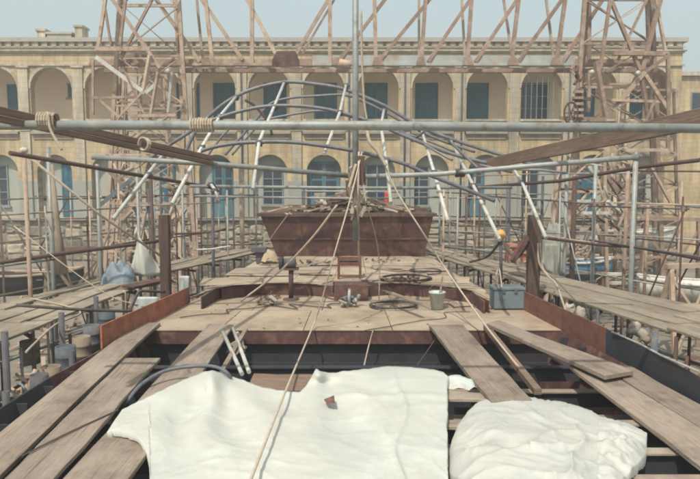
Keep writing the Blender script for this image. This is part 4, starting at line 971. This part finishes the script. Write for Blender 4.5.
# lamp / float on pole
yp = G(501,285,.0).y
pipe([W(501,286,14.4), W(501,238,14.4)], .035, 'darkgrey', 'pole', 'dark pole carrying the orange ball right of the deckhouse', 'pole')
c = W(500.5,231.5,14.4); fl = thing('ball_float', c, 'yellow orange ball float on top of a dark pole', 'float')
MB().lathe(c+Vector((0,0,-.08)), [(.01,-.125),(.06,-.11),(.105,-.065),(.12,0),(.105,.065),(.06,.11),(.01,.125)], 18).build('ball', 'yellow', fl)
MB().lathe(c+Vector((0,0,-.24)), [(.05,0),(.05,.06)], 10).build('collar', 'darkgrey', fl)
for (p_, lab) in (([(501,240,14.4),(488,256,14.6),(470,262,15)],'dark cable drooping left from the orange ball pole'),([(503,242,14.3),(516,258,14),(530,240,13.5)],'dark cable drooping from the orange ball pole to the post')):
    pipe(smoothpts([W(*q) for q in p_],6), .03, 'cable', 'cable', lab, 'cable', 'cables from the orange ball pole', n=6)
# chair (ladder back)
ch = thing('chair', G(349,279,.29), 'brown wooden ladder back chair on the raised deck', 'chair')
cY = G(349,279,.30).y
xa, xb = W(337.5,270,cY).x, W(361.5,270,cY).x; z0 = .295; zt = W(350,256.5,cY).z
for xx in (xa, xb-.05):
    MB().box((xx,cY,z0),(xx+.05,cY+.05,zt)).build('leg', 'bulwark2', ch)
    MB().box((xx,cY+.40,z0),(xx+.05,cY+.45,z0+.36)).build('leg', 'bulwark2', ch)
for zz in (zt-.08, z0+.30): MB().box((xa+.052,cY+.005,zz),(xb-.052,cY+.04,zz+.07)).build('back_rail', 'bulwark2', ch)
MB().box((xa+.01,cY+.052,z0+.37),(xb-.01,cY+.44,z0+.40)).build('seat', 'post', ch)
MB().box((xa+.052,cY+.01,z0+.05),(xb-.052,cY+.04,z0+.09)).build('stretcher', 'bulwark2', ch)
# vice / grinder on stand
vs = thing('grinder_stand', G(291,300,0), 'dark bench grinder on a single leg stand at the coaming', 'grinder')
gy = G(291,299,0.0).y-.1
MB().tube([Vector((W(291,290,gy).x,gy,0.02)), W(291,268,gy)], .05, 10).build('stand_leg', 'post', vs)
MB().lathe(Vector((W(291,290,gy).x,gy,0.004)), [(.17,0),(.17,.02),(.05,.04)], 14).build('base_plate', 'post', vs)
cg = W(289,263,gy)
MB().tube([cg+Vector((-.1,0,0)), cg+Vector((.14,0,0))], .10, 12).build('motor', 'darkgrey', vs)
MB().tube([cg+Vector((-.20,0,.0)), cg+Vector((-.12,0,0))], .14, 14).build('grinding_wheel', 'hold', vs)
MB().box(cg+Vector((-.1,-.1,-.14)), cg+Vector((.2,.1,-.1))).build('table', 'post', vs)
# small scrap piles
def pile(cx, cy, z, n_, s, mats, name, label, hgt=.15):
    t = thing(name, G(cx,cy,z), label, 'pile'); c0 = G(cx,cy,z)
    for i in range(n_):
        c = c0+Vector((random.gauss(0,s),random.gauss(0,s*.7),.03+random.random()*hgt)); d = Vector((random.uniform(-1,1),random.uniform(-1,1),random.uniform(-.5,.6)))*random.uniform(.04,.12)
        if i%3 == 0: MB().tube([c-d, c, c+d+Vector((0,0,.03))], random.uniform(.015,.035), 6).build('scrap_piece', random.choice(mats), t)
        else: MB().bar(c-d, c+d, random.uniform(.03,.09), random.uniform(.02,.05)).build('scrap_piece', random.choice(mats), t)
pile(271,305,.016,22,.10,['maroon','rust','timber','dirtwhite'],'scrap_pile','reddish pile of scrap fittings on the beige deck left of centre')
pile(349,306,.016,22,.12,['bluebox','darkgrey','dirtwhite','pipe'],'tool_pile','bluish pile of tools on the deck before the hatch box', .12)
MB().tube([G(349,303,.1), G(349,303,.1)+Vector((.01,0,.28))], .03, 8).build('bottle', 'bucket', None, 'pale bottle standing upright in the bluish tool pile', 'bottle')
pile(398,281,ZU+.02,14,.25,['rust','post','maroon'],'scrap_pile','scattered rusty bits on the raised deck right of the chair', .05)
pile(310,265,ZU+.02,12,.3,['canvas','dirtwhite','post'],'rag_pile','grey rags and offcuts on the raised deck before the deckhouse', .08)
pile(385,262,ZU+.02,10,.3,['rust','maroon','wood'],'scrap_pile','brown offcuts near the foot of the deckhouse at right', .05)
# timber boards lying on the raised deck
for (a, b_, wd, m_, lab) in (((222,276),(290,268),.18,'wood2','pale plank lying on the left of the raised deck'),((372,268),(424,276),.12,'timber','brown lath on the right of the raised deck'),((300,275),(332,276),.10,'maroon','short reddish bar left of the chair'),((205,289),(262,281),.10,'wood','narrow grey lath along the left coaming edge'),((384,291),(420,304),.09,'wood','short lath leaning off the coaming right of centre')):
    board(G(*a,ZU+.025), G(*b_,ZU+.025), wd, .025, m_, 'lath', None, .003, label=lab, cat='lath', group='laths lying on the raised deck')
random.seed(44)
for (cx_, cy_, wpx, dl, an_) in ((232,281,1.3,.9,.12),(262,272,1.5,1.1,-.08),(300,270,1.2,.9,.05),(290,262,1.5,.9,-.03),(395,276,1.5,1.0,-.10),(440,279,1.3,.8,-.22),(400,266,1.4,.9,.06),(330,263,1.2,.7,.04),(425,268,1.1,.8,-.15)):
    c = G(cx_, cy_, ZU+.05); cs_, sn_ = math.cos(an_), math.sin(an_); lift = random.uniform(.028,.05); P_ = []
    for (u, v) in ((-.5,-.5),(.1,-.53),(.5,-.45),(.48,.5),(-.5,.46)): P_.append(Vector((c.x+(u*cs_*wpx-v*sn_*dl), c.y+(u*sn_*wpx+v*cs_*dl), ZU+lift+.02*(v+.5))))
    MB().prism(P_, (0,0,.008)).build('loose_sheet', random.choice(['deck2','deck2','deck']), ship)
# coils and cables on deck
def coil(cx, cy, z, r, turns, m_, label):
    c = G(cx,cy,z+.02); pts = []
    for k in range(turns*18): t = 2*math.pi*k/18; rr = r*(1+.1*math.sin(k*.37)); pts.append(c+Vector((rr*math.cos(t)*1.25, rr*math.sin(t), .012*k/18+.01*math.sin(k))))
    pipe(pts, .013, m_, 'cable_coil', label, 'cable coil', 'cable coils on the deck', n=5)
coil(392,306,.016,.36,3,'cable','dark cable coil lying on the beige deck left of the bucket')
coil(404,279,ZU+.03,.45,4,'cable','brown cable coil on the raised deck right of the chair')
coil(425,271,ZU+.03,.3,2,'cable','smaller cable coil near the right edge of the raised deck')
def wander(a, b_, z, amp, r, m_, label, seed):
    p, q = G(*a,z), G(*b_,z); pts = []
    for i in range(15):
        t = i/14; v = p.lerp(q,t); pts.append(v+Vector((amp*noise.noise(Vector((t*4,seed,0))), amp*noise.noise(Vector((t*4,seed,9))), r)))
    pipe(smoothpts(pts,3), r, m_, 'cable', label, 'cable', 'cables strewn on the deck', n=5)
wander((275,306),(345,307),.018,.5,.012,'cable','dark cable linking the two scrap piles on the deck',1)
wander((180,318),(271,306),.018,.5,.010,'cable','thin cable running left over the beige deck',2)
wander((440,306),(492,308),.018,.3,.012,'maroon','reddish cable between the bucket and the blue grey box',3)
wander((300,290),(345,303),.02,.3,.012,'cable','short cable beside the hatch box',4)
wander((385,278),(460,290),ZU+.03,.6,.012,'cable','brown cable strewn across the right of the raised deck',5)
wander((372,283),(440,272),ZU+.03,.5,.012,'cable','second brown cable looping on the raised deck',6)
wander((230,275),(330,270),ZU+.03,.5,.012,'cable','dark cable on the left of the raised deck',7)
wander((365,331),(470,312),.018,.3,.008,'cable','thin cord across the beige deck at right',8)
# dark machine + tan box at left back corner of raised deck
MB().box(W(257,262,17),W(263,251,16.8)).box(W(253,251,17),W(266,248,16.7)).build('pump', 'darkgrey', None, 'small dark pump at the left foot of the deckhouse', 'pump')
bmk = MB(); c = W(270,258,16.8)
for i in range(9):
    for j in range(9):
        u, v = i/8-.5, j/8-.5; bmk.v.append(c+Vector((u*.42, v*.4, .30*max(0,1-3.2*(u*u+v*v))**.7+.07*noise.noise(Vector((u*4,v*4,1)))+.03*noise.noise(Vector((u*13,v*13,1)))-.08)))
for i in range(8):
    for j in range(8): k = i*9+j; bmk.f.append((k,k+1,k+10,k+9))
bmk.build('sack', 'tan', None, 'tan sack slumped against the left foot of the deckhouse', 'sack', smooth=True)
# cloths at the deckhouse
def cloth(x0, x1, y0, y1, Y, m_, name, label, cat):
    b = MB(); nx, nz = 8, 8
    for i in range(nx+1):
        for j in range(nz+1):
            b.v.append(W(x0+(x1-x0)*i/nx, y0+(y1-y0)*j/nz, Y)+Vector((0,.05*math.sin(i*1.6)*(j/nz)+.02,0)))
    for i in range(nx):
        for j in range(nz): k = i*(nz+1)+j; b.f.append((k,k+1,k+nz+2,k+nz+1))
    o = b.build(name, m_, None, label, cat, smooth=True); md = o.modifiers.new('solid','SOLIDIFY'); md.thickness = .015; return o
cloth(384.5,391,192,204,20.9,'red','cloth','red cloth hanging on the rail above the deckhouse','cloth')
cloth(378,384,192,206,20.95,'navy','cloth','dark navy cloth hanging left of the red one','cloth')
cloth(314,326,193,198,20.9,'dirtwhite','cloth','off white rag hanging on the rail left of the mast','cloth')
# ================================================================= LEFT: sail cloth, tarps
sc_ = MB(); A = W(138,232,15.4); nz = 12; nx = 10
for j in range(nz+1):
    t = j/nz; y = 232+(276-232)*t; xl_ = 138-8*t; xr_ = 138.6+24*t**1.1
    for i in range(nx+1):
        u = i/nx; sc_.v.append(W(xl_+(xr_-xl_)*u, y, 15.3)+Vector((0,.12*math.sin(u*9)*t+.05*math.sin(u*4+t*5),0)))
for j in range(nz):
    for i in range(nx): k = j*(nx+1)+i; sc_.f.append((k,k+1,k+nx+2,k+nx+1))
o = sc_.build('sail_cloth', 'tarp', None, 'white triangular cloth hanging from a pole left of the wooden post', 'cloth', smooth=True); md = o.modifiers.new('solid','SOLIDIFY'); md.thickness = .015
def hump(cx, cy, z, sx, sy, h, m_, name, label, cat, res=30, sd=0):
    b = MB(); c = G(cx, cy, z)
    for i in range(res+1):
        for j in range(res+1):
            u, v = i/res*2-1, j/res*2-1; rr = u*u+v*v; p = Vector((u*sx/2, v*sy/2, 0))
            e = max(0, 1-rr)**.55
            b.v.append(c+p+Vector((0,0,h*e*(1+.6*noise.noise(Vector((u*2+sd,v*2,1))))+.09*(1-2*abs(noise.noise(Vector((u*1.7,v*1.7,sd+4)))))*e+.04*(1-2*abs(noise.noise(Vector((u*4,v*4,sd+8)))))*e+.05*noise.noise(Vector((u*9,v*9,sd))))))
    for i in range(res):
        for j in range(res):
            u, v = (i+.5)/res*2-1, (j+.5)/res*2-1
            if u*u+v*v < 1.15: k = i*(res+1)+j; b.f.append((k,k+1,k+res+2,k+res+1))
    return b.build(name, m_, None, label, cat, smooth=True)
hump(119,284,.05,.85,.6,.42,'bluetarp','tarp_bundle','bluish tarpaulin bundle on the left walkway','tarpaulin bundle',sd=3)
board(G(128,288,.1), G(166,281,.1), .5, .06, 'timber', 'plank', None, .003, label='reddish brown planks end lying by the left wooden post', cat='plank')
board(G(128,288,.18), G(160,281,.18), .35, .04, 'maroon', 'plank', None, .003, label='dark red plank on top of the brown one by the left wooden post', cat='plank')
# pale blue sheets and junk in the gap between left walkway and hull
cloth(134,158,297,318,12.6,'bucket','plastic_sheet','pale blue plastic sheet hanging in the gap left of the hull','plastic sheet')
cloth(179,189,276,296,15.5,'bucket','plastic_sheet','pale sheet hanging behind the left wooden post','plastic sheet')
# guard rail bent pipe near orange bulwark
pipe(smoothpts([W(16,305,10.8),W(70,309,11.2),W(126,311,11.8),W(131,308,11.9),W(138,293,12),W(144,291,12.1),W(165,292,12.6)],4), .028, 'cable', 'bent_rail', 'dark bent pipe rail beside the left walkway', 'rail', n=8)
# junk under left walkway
drums = [(30,352,11,.16,.4,'tan2'),(51,378,9.3,.15,.35,'tan2'),(82,350,10.3,.14,.45,'tan2'),(30,412,8.0,.13,.4,'tan2'),(66,362,9.8,.15,.5,'dirtyblue'),(92,338,11,.14,.45,'dirtyblue'),(40,396,8.6,.12,.6,'darkgrey'),(107,322,12,.15,.4,'dirtyblue')]
dl = ['tan drum half hidden under the left walkway, farther','tan round drum showing in the gap left of the outermost board','tan drum leaning near the orange bulwark','tan drum at the lower left edge of the picture','blue grey drum in the gap beside the orange bulwark','smaller blue grey drum just below the orange bulwark','dark grey drum low at the left edge','blue grey drum farthest back in the left gap']
for (x, y, Y, r, h, m_), lab in zip(drums, dl):
    c = W(x, y, Y); c.z -= h/2
    MB().lathe(c, [(r,0),(r,h*.3),(r*1.05,h*.32),(r,h*.34),(r,h*.66),(r*1.05,h*.68),(r,h*.7),(r,h),(r*.9,h),(r*.9,h-.03)], 16).build('drum', m_, None, lab, 'drum', 'drums stacked in the left gap')
    # a trestle shelf carries the drums
shelf = thing('scaffold_shelf', Vector((-4.6,9.5,GZ)), 'rough plank shelf on poles low in the gap left of the hull', 'shelf')
for (a, b_) in (((-4.45,7.0),(-4.2,12.5)),((-4.75,7.0),(-4.6,12.5))):
    board(Vector((a[0],a[1],-.98)), Vector((b_[0],b_[1],-.98)), .28, .05, 'wood', 'plank', shelf)
for yy in (7.2,9,10.8,12.3):
    pipe([Vector((-4.9,yy,GZ)),Vector((-4.9,yy,.25 if yy != 9 else .35))], .05, 'darkgrey' if yy>8 else 'post', 'standard', parent=shelf, n=8)
    pipe([Vector((-4.9,yy,-1.03)),Vector((-4.1,yy,-1.03))], .035, 'darkpipe', 'transom', parent=shelf, n=6)
    pipe([Vector((-4.05,yy+.2,GZ)),Vector((-4.05,yy+.2,.02))], .045, 'darkgrey', 'standard', parent=shelf, n=8)
# clutter fill on ground in both gaps and yard: many small scraps one could not count
random.seed(77)
for (nm, xr_, yr_, lab) in (('yard_debris',(-16,-4),(8,34),''),('yard_debris',(4,17),(8,34),'')):
    b = MB()
    for i in range(420):
        c = Vector((random.uniform(*xr_), random.uniform(*yr_), GZ+.02+random.random()*.3)); d = Vector((random.uniform(-1,1),random.uniform(-1,1),random.uniform(-.2,.5)))*random.uniform(.08,.45)
        b.bar(c-d, c+d, random.uniform(.04,.2), random.uniform(.03,.12))
    b.build(nm, random.choice(['timber','rusttan']), None, 'scattered scrap and debris over the yard ground on the '+('left' if xr_[0] < 0 else 'right')+' of the hull', 'debris', kind='stuff')
# right gap: pale posts, pipe along hull
rail([(612,332,8.9),(640,344,8.3),(662,356,7.7),(700,372,6.9)], .015, 'canvas', 'pale thin pipe along the top of the dark hull side at lower right')
for (x, y0, y1, Y, m_, lab) in ((655,332,352,9.2,'dirtyblue','blue grey post stub in the gap right of the hull'),(663,360,400,8.2,'canvas','pale post in the gap at the lower right edge'),(672,360,410,8.3,'dirtwhite','whitish post at the lower right edge')):
    pipe([W(x,y0,Y), Vector((W(x,y1,Y).x, Y, GZ))], .05, m_, 'short_post', lab, 'post', 'posts in the right gap', n=8)
for (px, py, Y, lab) in ((634,328,10.6,'small white bag hanging under the right walkway'),(645,334,10,'second small white bag hanging under the right walkway, nearer'),(570,308,12.2,'crumpled white rag in the gap behind the right bulwark'),(580,312,11.8,'another crumpled white rag beside it in the right gap')):
    c = W(px,py,Y); b = MB().lathe(c, [(.03,-.12),(.085,-.11),(.10,-.06),(.08,0),(.09,.05),(.05,.09),(.02,.10)], 9)
    b.v = [v+Vector((noise.noise(v*14),noise.noise(v*14+Vector((5,0,0))),noise.noise(v*12+Vector((0,7,0)))))*.07 for v in b.v]; b.build('bag', 'dirtwhite', None, lab, 'bag', 'white bags and rags by the right walkway')
# pipes and bits under right walkway
pl_ = MB()
# ================================================================= YARD OBJECTS RIGHT: boats, trestles, canvas
def boat(cx, cy, zb, L, Bm, H, m_, yaw, label, rim='boatwhite'):
    t = thing('small_boat', Vector((cx,cy,zb)), label, 'boat', 'small boats laid up in the yard'); b = MB(); n_ = 12
    cs, sn = math.cos(yaw), math.sin(yaw)
    def tf(x, y, z): return Vector((cx+x*cs-y*sn, cy+x*sn+y*cs, zb+z))
    for i in range(n_+1):
        u = i/n_; bw_ = Bm/2*math.sin(math.pi*min(1,.18+u*.82))**.6*(1 if i < n_ else .05); x = (u-.5)*L; sh = .18*(2*u-1)**2*H
        b.v += [tf(x,-bw_,H+sh), tf(x,-bw_*.8,H*.45), tf(x,0,.02+.25*H*u**4), tf(x,bw_*.8,H*.45), tf(x,bw_,H+sh)]
    for i in range(n_):
        for k in range(4): b.f.append((i*5+k,i*5+k+1,i*5+5+k+1,i*5+5+k))
    b.f.append((0,1,2,3,4))
    o = b.build('hull', m_, t, smooth=True); md = o.modifiers.new('solid','SOLIDIFY'); md.thickness = .03
    for k in (0, 4): MB().tube([b.v[i*5+k]+Vector((0,0,.01)) for i in range(n_+1)], .05, 6).build('gunwale', rim, t)
    for u in (.35,.65): MB().bar(tf((u-.5)*L,-Bm*.42,H*.8), tf((u-.5)*L,Bm*.42,H*.8), .2, .04).build('thwart', 'wood', t)
    for u in (.25,.75):
        for s_ in (-1,1): MB().bar(tf((u-.5)*L,s_*Bm*.3,H*.3), Vector((tf((u-.5)*L,s_*Bm*.45,0).x,tf((u-.5)*L,s_*Bm*.45,0).y,GZ)), .1).build('shore', 'timber', t)
boat(8.4, 23.5, -1.25, 2.6, 1.1, .75, 'boatblue', .1, 'blue small boat with a pale rim in the yard behind the right walkway')
boat(11.2, 20.5, -1.5, 3.6, 1.3, .7, 'boatwhite', -.3, 'white small boat on shores at the far right of the yard')
boat(11.8, 27, -.6, 4.2, 1.5, .9, 'boatwhite', .2, 'whitish larger boat under the right lattice tower')
boat(-11.5, 22.5, -1.6, 4.0, 1.4, .8, 'hold', .3, 'dark small boat lying in the yard at far left', 'rusttan')
# grey canvas covered stack
cv = MB(); 
for i in range(13):
    for j in range(13):
        u, v = i/12, j/12; a = W(543+22*u, 243, 17.5); 
        cv.v.append(Vector((a.x, 17.5-.15+.1*math.sin(u*14)*v, a.z-1.0*v)))
for i in range(12):
    for j in range(12): k = i*13+j; cv.f.append((k,k+1,k+14,k+13))
o = cv.build('canvas_screen', 'canvas', None, 'grey green canvas screen hanging right of the right wooden post', 'canvas', smooth=True); md = o.modifiers.new('solid','SOLIDIFY'); md.thickness=.02
hump(552,262,-.2,.9,.8,1.1,'canvas','covered_stack','grey covered stack standing above the canvas screen','covered stack',sd=8)
cr = thing('crate', W(520,262,16), 'orange red crate on the far side of the right wooden post', 'crate')
p = W(510,262,16); q = W(529,245,16)
MB().box((p.x,16,p.z),(q.x,16.5,q.z)).build('body', 'orange', cr)
for f in (0,.5,1): MB().box((p.x+(q.x-p.x)*f-.03,15.97,p.z-.02),(p.x+(q.x-p.x)*f+.03,15.998,q.z+.02)).build('batten', 'rust', cr)
for zz in (p.z, (p.z+q.z)/2, q.z-.05): MB().box((p.x-.03,15.94,zz),(q.x+.03,15.968,zz+.05)).build('slat','rust',cr)
# A-frame trestles in yard at right and left
def trestle(cx, cy, h, wd, yaw, label, m_='rusttan'):
    t = thing('trestle', Vector((cx,cy,GZ)), label, 'trestle', 'A frame trestles standing in the yard'); cs, sn = math.cos(yaw), math.sin(yaw)
    tf = lambda x, y, z: Vector((cx+x*cs-y*sn, cy+x*sn+y*cs, GZ+z))
    for e in (-wd/2, wd/2):
        for s_ in (-1, 1): MB().bar(tf(e,s_*.5,0), tf(e*.8,0,h), .11).build('leg', m_, t)
        MB().bar(tf(e*.92,-.3,h*.4), tf(e*.92,.3,h*.4), .08).build('cross_tie', m_, t)
    MB().bar(tf(-wd/2,0,h+.06), tf(wd/2,0,h+.06), .13).build('top_beam', m_, t)
    MB().bar(tf(-wd/2,-.5,.1), tf(wd/2*.8,-.02,h*.9), .07).build('brace', m_, t); MB().bar(tf(wd/2,-.5,.1), tf(-wd/2*.8,-.02,h*.9), .07).build('brace', m_, t)
trestle(9.3,17.5,2.4,1.5,.2,'rusty A frame trestle just beyond the right walkway')
trestle(11.0,22,3.4,2,-.3,'taller rusty A frame trestle farther right by the tower','rust')
trestle(8.0,26,3.0,2.2,.1,'wide A frame trestle behind the canvas screen','rust')
trestle(10.4,15.5,1.9,1.4,.5,'low A frame trestle nearest the far right edge','rusttan')
trestle(-8.6,20,2.6,1.8,.2,'A frame trestle behind the blue tarpaulin bundle','timber')
trestle(-7.0,24,3.4,1.8,-.2,'tall A frame trestle by the left tower','rusttan')
# rope-and-scrap hanging cluster on left lattice
hc = thing('hanging_tackle', W(132,200,20), 'tangle of tan rope and tackle hanging between the left tower and walkway', 'tackle')
for i in range(46):
    c = W(random.choice([128,130,174,178,126])+random.gauss(0,5), random.uniform(165,262), 20+random.uniform(-.5,1)); d = Vector((random.uniform(-.18,.18),random.uniform(-.1,.1),random.uniform(-.3,.3)))
    MB().tube([c-d, c+Vector((random.uniform(-.06,.06),0,0)), c+d], random.uniform(.02,.07), 6).build('tackle_piece', random.choice(['rope','rusttan','wood2','dirtwhite','timber']), hc)
for (a, b_, c, d, m_, lab) in ((108,170,128,192,'wood2','pale short beam slanting left of the hanging tackle'),(100,205,133,178,'bluebox','blue grey pipe slanting across the left lattice'),(112,228,140,196,'rusttan','tan strut slanting low by the left tower')):
    MB().bar(W(a,b_,19), W(c,d,19.2), .11).build('strut', m_, None, lab, 'strut', 'slanting struts in the left lattice')
hr = thing('hanging_tackle', W(600,200,20), 'tangle of brown tackle hanging beside the thick upright at right', 'tackle')
for i in range(40):
    c = W(random.choice([578,590,606,616,622])+random.gauss(0,6), random.uniform(160,255), 20+random.uniform(-.5,1.5)); d = Vector((random.uniform(-.22,.22),random.uniform(-.1,.1),random.uniform(-.35,.35)))
    MB().tube([c-d, c+Vector((random.uniform(-.06,.06),0,0)), c+d], random.uniform(.02,.07), 6).build('tackle_piece', random.choice(['rust','rusttan','post','dirtwhite','canvas']), hr)
for (a, b_, c, d, lab) in ((575,201,590,201,'short white board high beside the thick brown upright'),(582,213,608,213,'white board just below the short one at right'),(608,274,625,274,'white board edge low between the right uprights'),(611,283,626,283,'pale board edge under the white one at right'),(608,201,618,210,'bright bent white plate at the right tackle')):
    MB().bar(W(a,b_,19), W(c,d,19.1), .13, .08).build('white_board', 'boatwhite', None, lab, 'board', 'white boards at the right scaffolding')

# extra gear standing among the drums in the left gap, and under the right walkway
random.seed(5)
def junk(name, xr_, yr_, zr_, n_, label, mats):
    t = thing(name, Vector((sum(xr_)/2, yr_[0], GZ)), label, 'scrap heap')
    for i in range(n_):
        c = Vector((random.uniform(*xr_), random.uniform(*yr_), random.uniform(*zr_))); d = Vector((random.uniform(-1,1),random.uniform(-1,1),random.uniform(-1,1)))*random.uniform(.06,.28)
        if i%3: MB().bar(c-d, c+d, random.uniform(.03,.12), random.uniform(.02,.08)).build('scrap_piece', random.choice(mats), t, axis=(c-d, c+d))
        else: MB().tube([c-d, c+d*.2+Vector((0,0,.04)), c+d], random.uniform(.015,.05), 6).build('scrap_piece', random.choice(mats), t)
junk('scrap_heap', (-5.1,-4.1), (7.4,12.8), (-.93,-.55), 120, 'jumble of scrap and fittings on the low shelf in the gap left of the hull', ['bluebox','post','tan2','rusttan','darkgrey','canvas'])
junk('scrap_heap', (3.95,5.0), (8.0,14.5), (-1.5,-.5), 110, 'jumble of scrap hanging under the right walkway beside the bulwark', ['bluebox','post','darkgrey','rusttan','timber','canvas'])
sh2 = thing('scaffold_shelf', Vector((4.6,11,GZ)), 'low plank shelf on poles in the gap right of the hull', 'shelf')
board(Vector((4.5,7.5,-1.55)), Vector((4.2,14.6,-1.55)), .9, .05, 'wood', 'plank', sh2)
for yy in (7.9,10,12,14): pipe([Vector((4.5,yy,GZ)),Vector((4.5,yy,-.1))], .035, 'darkgrey', 'standard', parent=sh2, n=6)
# the air: an even thin haze round the whole place
hz = MB().box((-1600,-500,GZ-1.4),(1600,2600,16)).build('haze', 'rope', None, kind='stuff', origin=(0,0,0))
hm = bpy.data.materials.new('haze'); hm.use_nodes = True; hn = hm.node_tree
hn.nodes.remove(hn.nodes['Principled BSDF']); pv = hn.nodes.new('ShaderNodeVolumePrincipled')
pv.inputs['Color'].default_value = (.93,.96,.95,1); pv.inputs['Density'].default_value = .0042; pv.inputs['Anisotropy'].default_value = .2
hn.links.new(pv.outputs[0], hn.nodes['Material Output'].inputs['Volume']); hz.data.materials.clear(); hz.data.materials.append(hm)

# sawdust, rust flakes and chips lying on the decks: too many to count
random.seed(9)
b = MB()
for i in range(60):
    if i%2: c = G(random.uniform(170,520), random.uniform(302,328), .018)
    else:
        c = G(random.uniform(262,432), random.uniform(262,281), ZU+.05)
    if abs(c.x) > hw(c.y)-.2: continue
    d = Vector((random.uniform(-1,1),random.uniform(-1,1),.05))*random.choice([.01,.014,.02]); b.bar(c-d, c+d, random.uniform(.008,.035), random.uniform(.004,.012))
b.build('deck_chips', 'timber', None, 'loose chips, flakes and sawdust scattered over the beige decks', 'chips', kind='stuff')

# ---------------------------------------------------------------- more scaffolding bays beside the walkways
random.seed(31)
def scaff(label, line, z_led, ztop, step=1.25, r=.024, m_=('pipe','darkgrey','rusttan','darkpipe'), diag=True):
    (xa, ya), (xb, yb) = line; L_ = math.hypot(xb-xa, yb-ya); n_ = int(L_/step)
    t = thing('scaffolding', Vector((xa, ya, GZ)), label, 'scaffolding', 'rows of scaffolding on both sides of the hull')
    P_ = []
    for i in range(n_+1):
        f = i/n_; x = xa+(xb-xa)*f+random.uniform(-.06,.06); y = ya+(yb-ya)*f; P_.append((x, y))
        pipe([Vector((x,y,GZ)), Vector((x+random.uniform(-.05,.05),y,ztop+random.uniform(-.5,.35)))], r*random.uniform(.8,1.25), random.choice(m_), 'standard', parent=t, n=6)
    for z in z_led:
        i = 0
        while i < n_:
            j = min(n_, i+random.choice([2,3,4])); e = .15
            (x0, y0), (x1, y1) = P_[i], P_[j]; dz = random.uniform(-.08,.08)
            d = Vector((x1-x0,y1-y0,dz)).normalized()*e
            pipe([Vector((x0,y0+.05,z))-d, Vector((x1,y1+.05,z+dz))+d], r*.9, random.choice(m_), 'ledger', parent=t, n=6); i = j
            c = Vector((x0,y0+.02,z)); MB().box(c-Vector((.05,.05,.05)), c+Vector((.05,.05,.05))).build('coupler', 'rust', t)
    if diag:
        for i in range(0, n_-1, 2):
            (x0, y0), (x1, y1) = P_[i], P_[i+1]; za = z_led[0]; zb = z_led[-1]
            if i%4: za, zb = zb, za
            pipe([Vector((x0,y0-.04,za)), Vector((x1,y1-.04,zb))], r*.8, random.choice(m_), 'brace', parent=t, n=6)
    return t
scaff('scaffolding row along the outer edge of the right walkway', ((7.6,10.6),(3.6,23.5)), [-1.2,.95,1.9], 2.2)
scaff('scaffolding row in the yard between the right walkway and the tower', ((11.5,14),(5.2,27)), [-.6,.7,1.8,2.7], 2.9, 1.5, .03, ('rust','rusttan','pipe','darkpipe'))
scaff('scaffolding row against the arcade on the right', ((14,31),(4.6,33)), [-.8,.6,1.8], 2.3, 1.3, .04, ('rusttan','darkpipe','pipe'))
scaff('scaffolding row along the outer edge of the left walkways', ((-7.4,11.5),(-4.1,23)), [-1.2,.8,1.8], 2.1)
scaff('scaffolding row in the yard between the left walkway and the tower', ((-11,15),(-6,27)), [-.7,.7,1.9], 2.5, 1.6, .03, ('rusttan','rust','pipe','darkpipe'))
scaff('scaffolding row against the arcade on the left', ((-15,31),(-4.8,32.5)), [-.8,.6,1.7], 2.2, 1.4, .04, ('rusttan','darkpipe','pipe'))
scaff('short scaffolding frame on the yard side beneath the nearer right walkway', ((5.3,8.8),(4.4,13.8)), [-1.7,-.9], -.15, .8, .03)
scaff('short scaffolding frame beneath the nearer left walkway', ((-5.5,8.0),(-5.0,14.0)), [-1.6,-.8], -.1, .75, .03)
